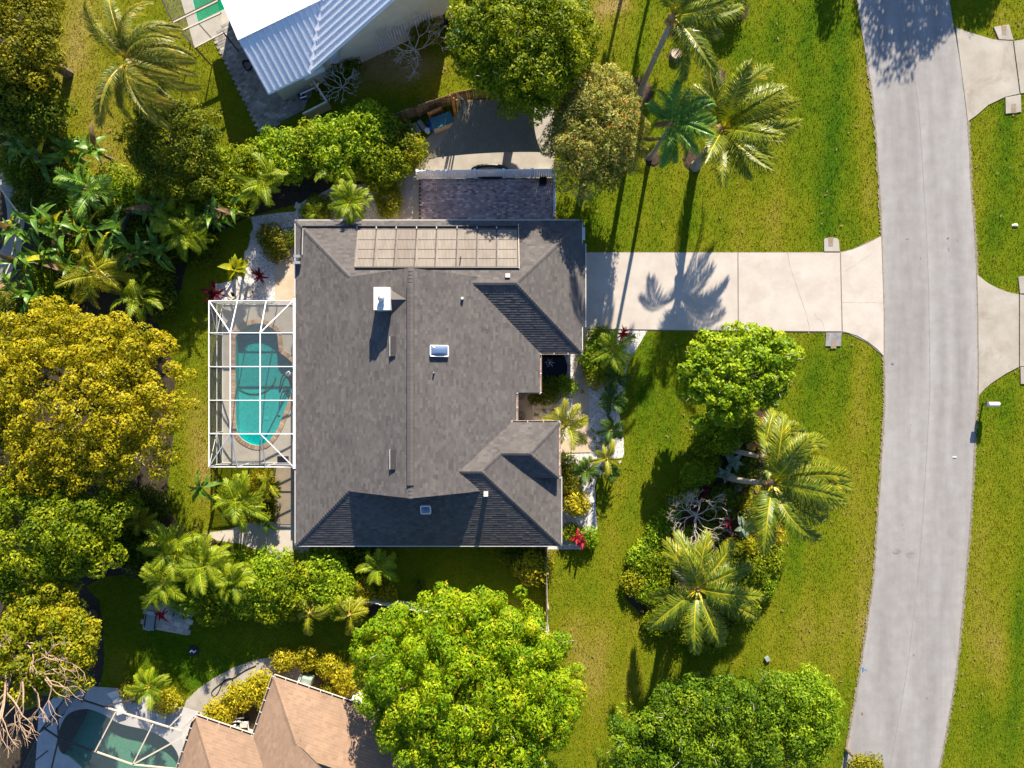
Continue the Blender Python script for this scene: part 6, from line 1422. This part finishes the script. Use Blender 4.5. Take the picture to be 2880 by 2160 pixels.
def palm(name, label, base, crown, L, ll, nf, seed, mat, wind=0.0, wdir=0.0, r0=.17, wid=.05, hang=.55, fold=.2, nl=38, group=None, coco=False, elev=(1.15, -.05), lean=0.0, droop=1.25, gap=None, tone0=.45, clump=0.0, roll=.18):
    """base and crown are photo pixels with heights; fronds lean downwind when wind > 0"""
    rg = random.Random(seed); b = P(*base); c = P(*crown); t_ = thing(name, label, "palm", (b.x, b.y, 0), group=group); rel = c-Vector((b.x, b.y, 0))
    pts = smooth_open([(0,0,0), (rel.x*.22-.05*rel.y, rel.y*.22+.05*rel.x, rel.z*.35), (rel.x*.6, rel.y*.6, rel.z*.72), tuple(rel)], 5); n = len(pts)
    m_ = MB(); m_.tube(pts, [r0*(1.55 if i == 0 else 1.15 if i == 1 else 1.0-.25*i/n) for i in range(n)], 10); m_.build("trunk", M['palm_trunk'], t_, smooth=True)
    m_ = MB(); m_.lathe((rel.x, rel.y, rel.z-.35), [(r0*.8,0),(r0*1.3,.2),(r0*1.1,.5),(r0*.4,.7)], 8); m_.build("crown_base", M['coir'], t_)
    for i in range(nf):
        f = i/max(1, nf-1); a = i*2.39996+rg.uniform(-.2, .2); el = elev[0]+(elev[1]-elev[0])*f**.8
        a = a-wdir; a = math.atan2(math.sin(a), math.cos(a)); bd = int(round(-math.sin(a)*wind*3.2)) if L > 2.5 else rg.choice((-1,0,1)); a = a*(1-wind*.38)+wdir
        if gap and rg.random() < gap: continue
        var = rg.randrange(2); q = .78+.22*math.sin(math.pi*min(1, f+.25)); dead = L > 2.5 and i >= nf-2; me = frond(name+('d' if dead else ''), round(L, 1), ll, round(el*2.5)/2.5 if not dead else -.8, droop, nl, wid, hang, var, mat='frond_dead' if dead else mat, fold=fold, tone0=tone0, bend=bd)
        o = link(bpy.data.objects.new("frond", me), t_); o.location = rel+Vector((rg.uniform(-clump, clump), rg.uniform(-clump, clump), .1-rg.uniform(0, clump))); o.rotation_euler = (rg.uniform(-roll, roll), rg.uniform(-.1, .15), a); o.scale = (q*rg.uniform(.92, 1.06),)*3
    if coco:
        for i in range(7):
            a = rg.uniform(0, 6.28); m_ = MB(); m_.lathe((rel.x+.3*math.cos(a), rel.y+.3*math.sin(a), rel.z-.35-rg.uniform(0, .2)), [(.03,0),(.12,.08),(.13,.16),(.06,.26)], 8); m_.build("coconut", M['coconut'], t_, smooth=True)
    return t_
CO = dict(mat='frond_coco', wid=.027, hang=.5, coco=True, nl=78)
palm("coconut_palm", "tallest palm with long pale trunk leaning up across the front lawn", (1795,268), (1893,50,10.0), 4.2, 1.05, 20, 1, wind=.95, wdir=.55, r0=.2, elev=(1.2, .25), **CO)
palm("queen_palm", "feathery green palm on a thin leaning trunk above the driveway", (1826,446), (1888,350,7.9), 3.0, .75, 30, 2, 'frond_queen', wind=.75, wdir=.35, r0=.14, wid=.017, hang=.8, nl=100, fold=.5, droop=1.8, clump=.1, roll=.6)
palm("coconut_palm", "broad low palm with wide fronds in the middle of the front lawn", (1955,468), (2032,368,4.7), 4.6, 1.1, 24, 3, wind=.75, wdir=.2, r0=.28, elev=(1.2, .45), droop=.95, **CO)
palm("queen_palm", "shaggy silver green palm over the yellow lawn at the top left", (500,300), (362,178,7.0), 4.6, .85, 38, 4, 'frond_olive', wind=.6, wdir=-.1, r0=.18, wid=.018, hang=.8, nl=100, fold=.5, droop=1.6, roll=.5)
palm("coconut_palm", "upper leaning palm in the island bed with the dark trunk", (2055,1266), (2150,1285,6.0), 3.7, 1.0, 16, 5, wind=1.1, wdir=.25, r0=.18, **CO)
palm("coconut_palm", "lower leaning palm in the island bed with pale trunk and coconuts", (2040,1342), (2172,1357,8.3), 4.4, 1.05, 26, 6, wind=.85, wdir=-.2, r0=.2, **CO)
palm("coconut_palm", "wide palm standing at the lower end of the island bed", (1890,1600), (1960,1655,5.6), 4.2, 1.1, 25, 7, wind=.35, wdir=-.5, r0=.2, **{**CO, 'hang': .6})
palm("queen_palm", "palm standing above the top edge left of the tall lawn palm", (1838,-470), (1838,-470,7.0), 2.8, .7, 20, 8, 'frond_queen', wind=.7, wdir=1.2, r0=.14, wid=.03, hang=.6)
palm("queen_palm", "palm standing above the top edge near the tall lawn palm", (1905,-440), (1925,-440,7.0), 3.0, .7, 20, 9, 'frond_queen', wind=.7, wdir=.9, r0=.14, wid=.03, hang=.6)
AR = dict(mat='frond_areca', wid=.032, hang=.35, fold=.3, nl=34, droop=1.1)
sp = [
 ("date_palm", "bushy date palm touching the upper eave of the grey roof", (990,590), (985,572,2.6), 1.5, .42, 26, 'frond_areca', .1),
 ("palm", "small palm standing in the shaded side yard under the lower eave", (1068,1575), (1068,1592,2.2), 1.35, .4, 14, 'frond_areca', .08),
 ("palm", "golden palm at the front wall right of the entry court", (1580,1200), (1592,1196,2.4), 1.8, .5, 12, 'frond_gold', .08),
 ("palm", "yellow edged palm in the front gravel near the lawn", (1702,1295), (1706,1290,1.5), 1.3, .32, 7, 'frond_gold', .06),
 ("palm", "dark small palm in the front gravel second from the driveway", (1720,1130), (1722,1128,1.2), 1.1, .38, 11, 'frond_dark', .06),
 ("palm", "dark small palm in the middle of the front gravel", (1715,1212), (1718,1210,1.1), 1.0, .36, 10, 'frond_dark', .06),
 ("palm", "dark small palm under the front bed palm by the lawn edge", (1730,1062), (1732,1062,1.2), 1.1, .36, 10, 'frond_dark', .06),
 ("palm", "dark spiky palm below the yellow edged palm", (1716,1320), (1718,1322,.8), .9, .3, 9, 'frond_dark', .05),
 ("palm", "dark rosette palm beside the front wall croton", (1640,1325), (1644,1325,.9), 1.0, .34, 12, 'frond_dark', .05),
 ("palm", "large arching palm over the red bromeliad beside the driveway", (1712,995), (1722,985,2.4), 1.7, .5, 9, 'frond_areca', .1),
 ("areca_palm", "areca palm in the upper hedge above the gravel path", (745,530), (738,512,2.8), 1.7, .45, 18, 'frond_areca', .06),
 ("areca_palm", "areca palm below the middle of the upper hedge", (960,480), (955,470,2.2), 1.4, .4, 14, 'frond_areca', .06),
 ("areca_palm", "bright fluffy palm beside the gravel bend at the upper left", (540,660), (522,652,2.6), 1.7, .45, 20, 'frond_areca', .07),
 ("areca_palm", "fluffy palm left of the bright palm at the upper left", (480,620), (470,610,2.4), 1.4, .4, 14, 'frond_areca', .07),
 ("areca_palm", "wide golden palm above the golden tree", (290,775), (262,765,3.0), 2.2, .5, 20, 'frond_gold', .08),
 ("areca_palm", "arching lime palm at the upper right of the golden tree", (400,850), (385,842,2.6), 1.8, .45, 11, 'frond_areca', .07),
 ("areca_palm", "dull palm in the shaded jungle left of the bright palm", (255,545), (245,535,3.0), 1.8, .5, 18, 'frond_queen', .07),
 ("areca_palm", "lush areca palm below the pool cage", (690,1405), (672,1412,2.6), 1.9, .48, 22, 'frond_areca', .07),
 ("areca_palm", "golden cordyline palm under the lower edge of the pool cage", (752,1375), (748,1378,1.6), 1.1, .32, 16, 'frond_gold', .05),
 ("areca_palm", "feathery palm at the left end of the lower hedge", (500,1545), (478,1556,3.0), 2.0, .5, 24, 'frond_areca', .07),
 ("areca_palm", "feathery palm overhanging the paved pad", (478,1622), (458,1634,3.0), 1.7, .48, 22, 'frond_areca', .07),
 ("areca_palm", "feathery palm in the lower hedge below the pale path", (590,1570), (574,1582,3.0), 1.9, .48, 24, 'frond_areca', .07),
 ("areca_palm", "feathery palm in the lower hedge nearest the house corner", (660,1620), (648,1632,2.8), 1.6, .45, 20, 'frond_areca', .07),
 ("fan_palm", "palm with split golden fronds on the shaded lawn below the lower hedge", (880,1715), (872,1722,2.2), 1.5, .6, 7, 'frond_gold', .07),
 ("fan_palm", "palm with split golden fronds nearest the big round tree", (985,1720), (984,1728,2.2), 1.5, .62, 7, 'frond_gold', .07),
 ("palm", "small bright palm above the murky pool deck", (430,1925), (424,1930,1.8), 1.3, .45, 14, 'frond_areca', .06),
 ("palm", "starry dwarf palm in the shade under the golden tree", (405,1462), (398,1466,1.5), 1.1, .35, 13, 'frond_gold', .05),
 ("palm", "low palm in the fern patch beside the upper eave", (890,600), (886,598,.9), .8, .28, 9, 'frond_areca', .05),
]
for k, (nm, lab, b, c, L, ll, nf, m_, r0) in enumerate(sp):
    ar = nm == "areca_palm"; palm(nm, lab, b, c, L*(1.12 if ar else 1.05), ll*1.15, int(nf*(1.7 if ar else 1.25)), 300+k, m_, r0=r0, wid=.019 if L > 1.2 else .016, hang=.4 if nm != "fan_palm" else .9, fold=.35, nl=34, droop=1.3, elev=((1.45, -.35) if ar else (1.35, -.1)) if nm != "fan_palm" else (.6, -.3), wind=.1, clump=.42 if ar else .06, roll=.95 if ar else .4)

# ------------------------------------------------------------------ plants with large single leaves
LF = {}
def blade_leaf(kind, L, w, elev, droop, mat, fold=.2, seed=0, tip=.55, tone=.5):
    kk = (kind, L, w, round(elev,2), round(droop,2), mat, seed)
    if kk in LF: return LF[kk]
    rg = random.Random(seed); m = 8; V = []; F = []; T = []; p = Vector((0,0,0)); rows = []
    for i in range(m+1):
        t_ = i/m; a = elev-droop*t_**1.2; ww = w*.5*(max(.02, math.sin(math.pi*min(1, (t_*.96+.02))**tip))) if t_ > .12 else w*.06
        rows.append((p.copy(), ww, a)); p = p+Vector((math.cos(a), 0, math.sin(a)))*L/m
    for q, ww, a in rows:
        up_ = Vector((-math.sin(a), 0, math.cos(a))); jag = rg.uniform(.85, 1.1)
        V += [q+Vector((0, ww*jag, 0))+up_*ww*fold, q+Vector((0,0,.004)), q+Vector((0, -ww*jag, 0))+up_*ww*fold]
    for i in range(m):
        for k in (0, 1): F.append((3*i+k, 3*i+k+1, 3*i+3+k+1, 3*i+3+k)); T.append(min(1, max(0, tone+rg.gauss(0, .12))))
    LF[kk] = np_mesh("leaf", np.array([tuple(v) for v in V]), np.array(F), M[mat], face_attr={"tone": T}, smooth=True); TRI[0] += 32
    return LF[kk]
def leafy(name, label, cat, px, py, z, n, L, w, mat, seed, elev=(1.3, .2), droop=.9, fold=.2, stem=.05, tip=.55, group=None, spread=.08, tone=.5, leafname="leaf", brown=0.0):
    rg = random.Random(seed); c = P(px, py, z); t_ = thing(name, label, cat, (c.x, c.y, 0), group=group)
    m_ = MB(); m_.tube([(0,0,0), (rg.uniform(-.1,.1), rg.uniform(-.1,.1), z*.5), (0,0,z)], [stem*1.3, stem, stem*.8], 6); m_.build("stem", M['bark'], t_)
    for i in range(n):
        f = i/max(1, n-1); a = i*2.39996+rg.uniform(-.3,.3); el = round((elev[0]+(elev[1]-elev[0])*f)*4)/4; s_ = rg.choice((.6,.75,.9,1.0,1.1))
        me = blade_leaf(name, L, w, el, droop, mat if rg.random() >= brown else rg.choice(('frond_dead','leaf_croton')), fold, rg.randrange(3), tip, tone)
        o = link(bpy.data.objects.new(leafname, me), t_); o.location = (rg.uniform(-spread,spread), rg.uniform(-spread,spread), z-rg.uniform(0,.25)*min(1, z)); o.rotation_euler = (rg.uniform(-.6,.6), rg.uniform(-.3,.4), a); o.scale = (s_,)*3
    return t_
ban = [(45,395,2.6),(105,440,2.8),(185,425,2.4),(255,415,2.6),(40,640,3.0),(110,620,3.0),(165,650,2.8),(60,730,3.0),(20,800,3.0),(130,720,2.8),(235,640,2.8),(320,640,2.6),(380,720,2.4),(440,700,2.2),(430,590,2.4),(590,615,2.4),(300,700,2.6),(200,760,2.6),(75,830,2.6),(640,590,2.0)]
bl = ["banana plant at the left edge below the top trees", "banana plant second from the left edge below the top trees", "banana plant beside the yellow lawn strip", "banana plant arching into the yellow lawn strip", "banana plant at the left edge pool cage corner", "banana plant right of the left edge pool cage", "banana plant with bright leaf near the jungle centre", "banana plant over the left edge pool", "banana plant at the lower left jungle edge", "banana plant between the pool cage and golden palm", "banana plant left of the dark fence", "banana plant in front of the dark fence", "banana plant above the arching lime palm", "banana plant beside the shaded lawn curve", "banana plant behind the bright fluffy palm", "banana plant with orange dead leaf by the upper hedge", "banana plant above the wide golden palm", "banana plant left of the wide golden palm", "banana plant just above the golden tree", "banana plant at the start of the gravel path"]
for k, (x, y, z) in enumerate(ban): leafy("banana_plant", bl[k], "banana plant", x, y, z, 15, 1.7, .40, 'leaf_banana', 400+k, elev=(1.5, -.5), droop=1.3, fold=.3, stem=.1, spread=.4, brown=.14, group="banana plants of the jungle")
leafy("banana_plant", "tall banana plant below the lower left pool cage corner", "banana plant", 565, 1370, 2.8, 10, 1.5, .36, 'leaf_banana', 430, elev=(1.3, -.5), droop=1.3, stem=.08)
leafy("banana_plant", "banana leaf clump beside the lower pad", "banana plant", 745, 1470, 1.2, 6, 1.1, .4, 'leaf_banana', 431, elev=(1.0, 0), droop=1.0, stem=.06)
leafy("giant_leaf_palm", "golden rimmed giant leaf plant on the gravel by the pool cage", "palm", 662, 755, 1.6, 17, 1.15, .46, 'leaf_hedge', 432, elev=(1.0, -.1), droop=.8, fold=.3, stem=.08, tip=.75, tone=.45)
for k, (x, y, n, lab) in enumerate([(2065,1300,8,"grey green elephant ear plant between the leaning palms"), (2040,1335,6,"grey green elephant ear beside the lower leaning palm trunk"), (2095,1485,9,"large pale elephant ear at the lower right of the bare tree"), (2110,1440,5,"small pale elephant ear under the flowering yellow bush")]):
    leafy("elephant_ear", lab, "plant", x, y, 1.0, n, .95, .5, 'leaf_grey', 440+k, elev=(.9, -.2), droop=.8, fold=.15, tip=.5, tone=.55)
for k, (x, y, n, L, m_, lab) in enumerate([(605,825,22,.9,'leaf_maroon',"large dark red bromeliad at the upper left pool cage corner"), (730,775,18,.6,'leaf_maroon',"small dark red bromeliad in the gravel by the pad"), (1753,940,20,.55,'leaf_red',"bright red bromeliad beside the driveway"), (1622,1512,15,.5,'leaf_red',"big red bromeliad at the lower right house corner"), (1637,1528,13,.42,'leaf_red',"smaller red bromeliad at the lower right house corner"),
                                          (2043,1468,16,.45,'leaf_red',"red bromeliad right of the bare tree"), (1890,1515,9,.38,'leaf_red',"pink red bromeliad lower left of the bare tree"), (1905,1528,7,.32,'leaf_red',"small pink bromeliad below the bare tree"), (1982,1380,12,.5,'leaf_maroon',"dark red plant above the bare tree"), (455,1730,8,.5,'leaf_red',"red flowering plant on the paved pad"), (1640,1100,0,.3,'leaf_lime',"")]):
    if n: leafy("bromeliad", lab, "bromeliad", x, y, .9 if m_ == 'leaf_red' else .6, n, L*1.3, .15 if m_ != 'leaf_red' or n > 10 else .2, m_, 460+k, elev=(1.3, .1), droop=.9, fold=.3, stem=.04, tip=.6, tone=.55)
RO_ = ['little rosette in the gravel below the lime bush of the front bed', 'little rosette beside the walk opposite the golden palm', 'little rosette left of the yellow edged palm, upper one', 'little rosette left of the yellow edged palm, lower one', 'little rosette at the pond end of the front walk', 'little rosette on the court tiles, left one', 'little rosette on the court tiles, right one', 'little rosette on the court tiles, middle one', 'little rosette at the lawn edge of the front gravel', 'little rosette in the middle of the front gravel near the walk']
for k, (x, y) in enumerate([(1672,1095),(1668,1212),(1690,1245),(1680,1262),(1640,1100),(1509,1166),(1555,1156),(1530,1156),(1745,1222),(1672,1232)]):
    leafy("small_plant", RO_[k], "plant", x, y, .12, 8, .26, .07, 'leaf_green', 480+k, elev=(1.2,.1), stem=.02, group="little rosettes in the front gravel")

# ------------------------------------------------------------------ leafless trees
def bare(name, label, base, hub, spreadR, seed, mat, depth=4, n0=6, r0=.09, up=.75, tips=None):
    rg = random.Random(seed); b = P(*base); h = P(*hub); t_ = thing(name, label, "tree", (b.x, b.y, 0)); rel = h-b
    m_ = MB(); m_.tube([(0,0,0), tuple(rel*.5+Vector((.05,.08,0))), tuple(rel)], [r0*1.7, r0*1.3, r0*1.1], 7); m_.build("trunk", M[mat], t_, smooth=True)
    mb = MB()
    def grow(p, d, L, r, k):
        q = p+d*L*.5+Vector((rg.gauss(0,.09), rg.gauss(0,.09), rg.gauss(0,.07)))*L; e = q+(d+Vector((rg.gauss(0,.12), rg.gauss(0,.12), .06))).normalized()*L*.5
        mb.tube([p, q, e], [r, r*.82, r*.66], 5 if k > 1 else 4)
        if k == 0: return
        for i in range(rg.choice((2, 2, 3))):
            a = rg.uniform(0, 6.28); ax = d.cross(Vector((math.cos(a), math.sin(a), rg.uniform(-.3,.3)))).normalized()
            nd = (Matrix.Rotation(rg.uniform(.35, .8), 3, ax)@d); nd.z = nd.z*.6+.1; nd.normalize(); grow(e, nd, L*rg.uniform(.62, .82), r*.62, k-1)
    if tips:
        for tp_ in tips:
            e = P(*tp_)-b; d = (e-rel); L = d.length; d.normalize(); grow(rel, d, L*.36, r0*.9, depth)
    else:
        for i in range(n0):
            a = i*6.283/n0+rg.uniform(-.3,.3); d = Vector((math.cos(a), math.sin(a), up)).normalized(); grow(rel, d, spreadR*.36, r0*.85, depth)
    TRI[0] += len(mb.f)*2
    mb.build("branches", M[mat], t_)
    return t_
bare("frangipani", "leafless grey tree with forked branches in the island bed", (1945,1440), (1958,1450,1.2), 2.2, 1, 'bark_pale', 5, 9, .055)
bare("frangipani", "leafless tree beside the low cream equipment wall", (985,255), (962,245,1.5), 1.7, 2, 'bark_pale', 4, 7, .045)
bare("frangipani", "leafless tree spreading below the storm shutters", (1180,160), (1165,140,1.6), 2.6, 3, 'bark_pale', 5, 7, .05)
bare("leafless_tree", "tall leafless tree with pale twisting branches in the bottom left corner", (190,1740), (30,1838,6.0), 5, 4, 'bark_tan', 4, 6, .10, tips=[(240,1950,7.5),(160,2000,7.5),(110,2070,7.5),(60,2130,7.6),(15,2140,7.5),(-60,2000,7.5),(210,1850,7.5),(130,1790,7.5),(-40,1780,7.5)])
print("plant triangles", TRI[0])
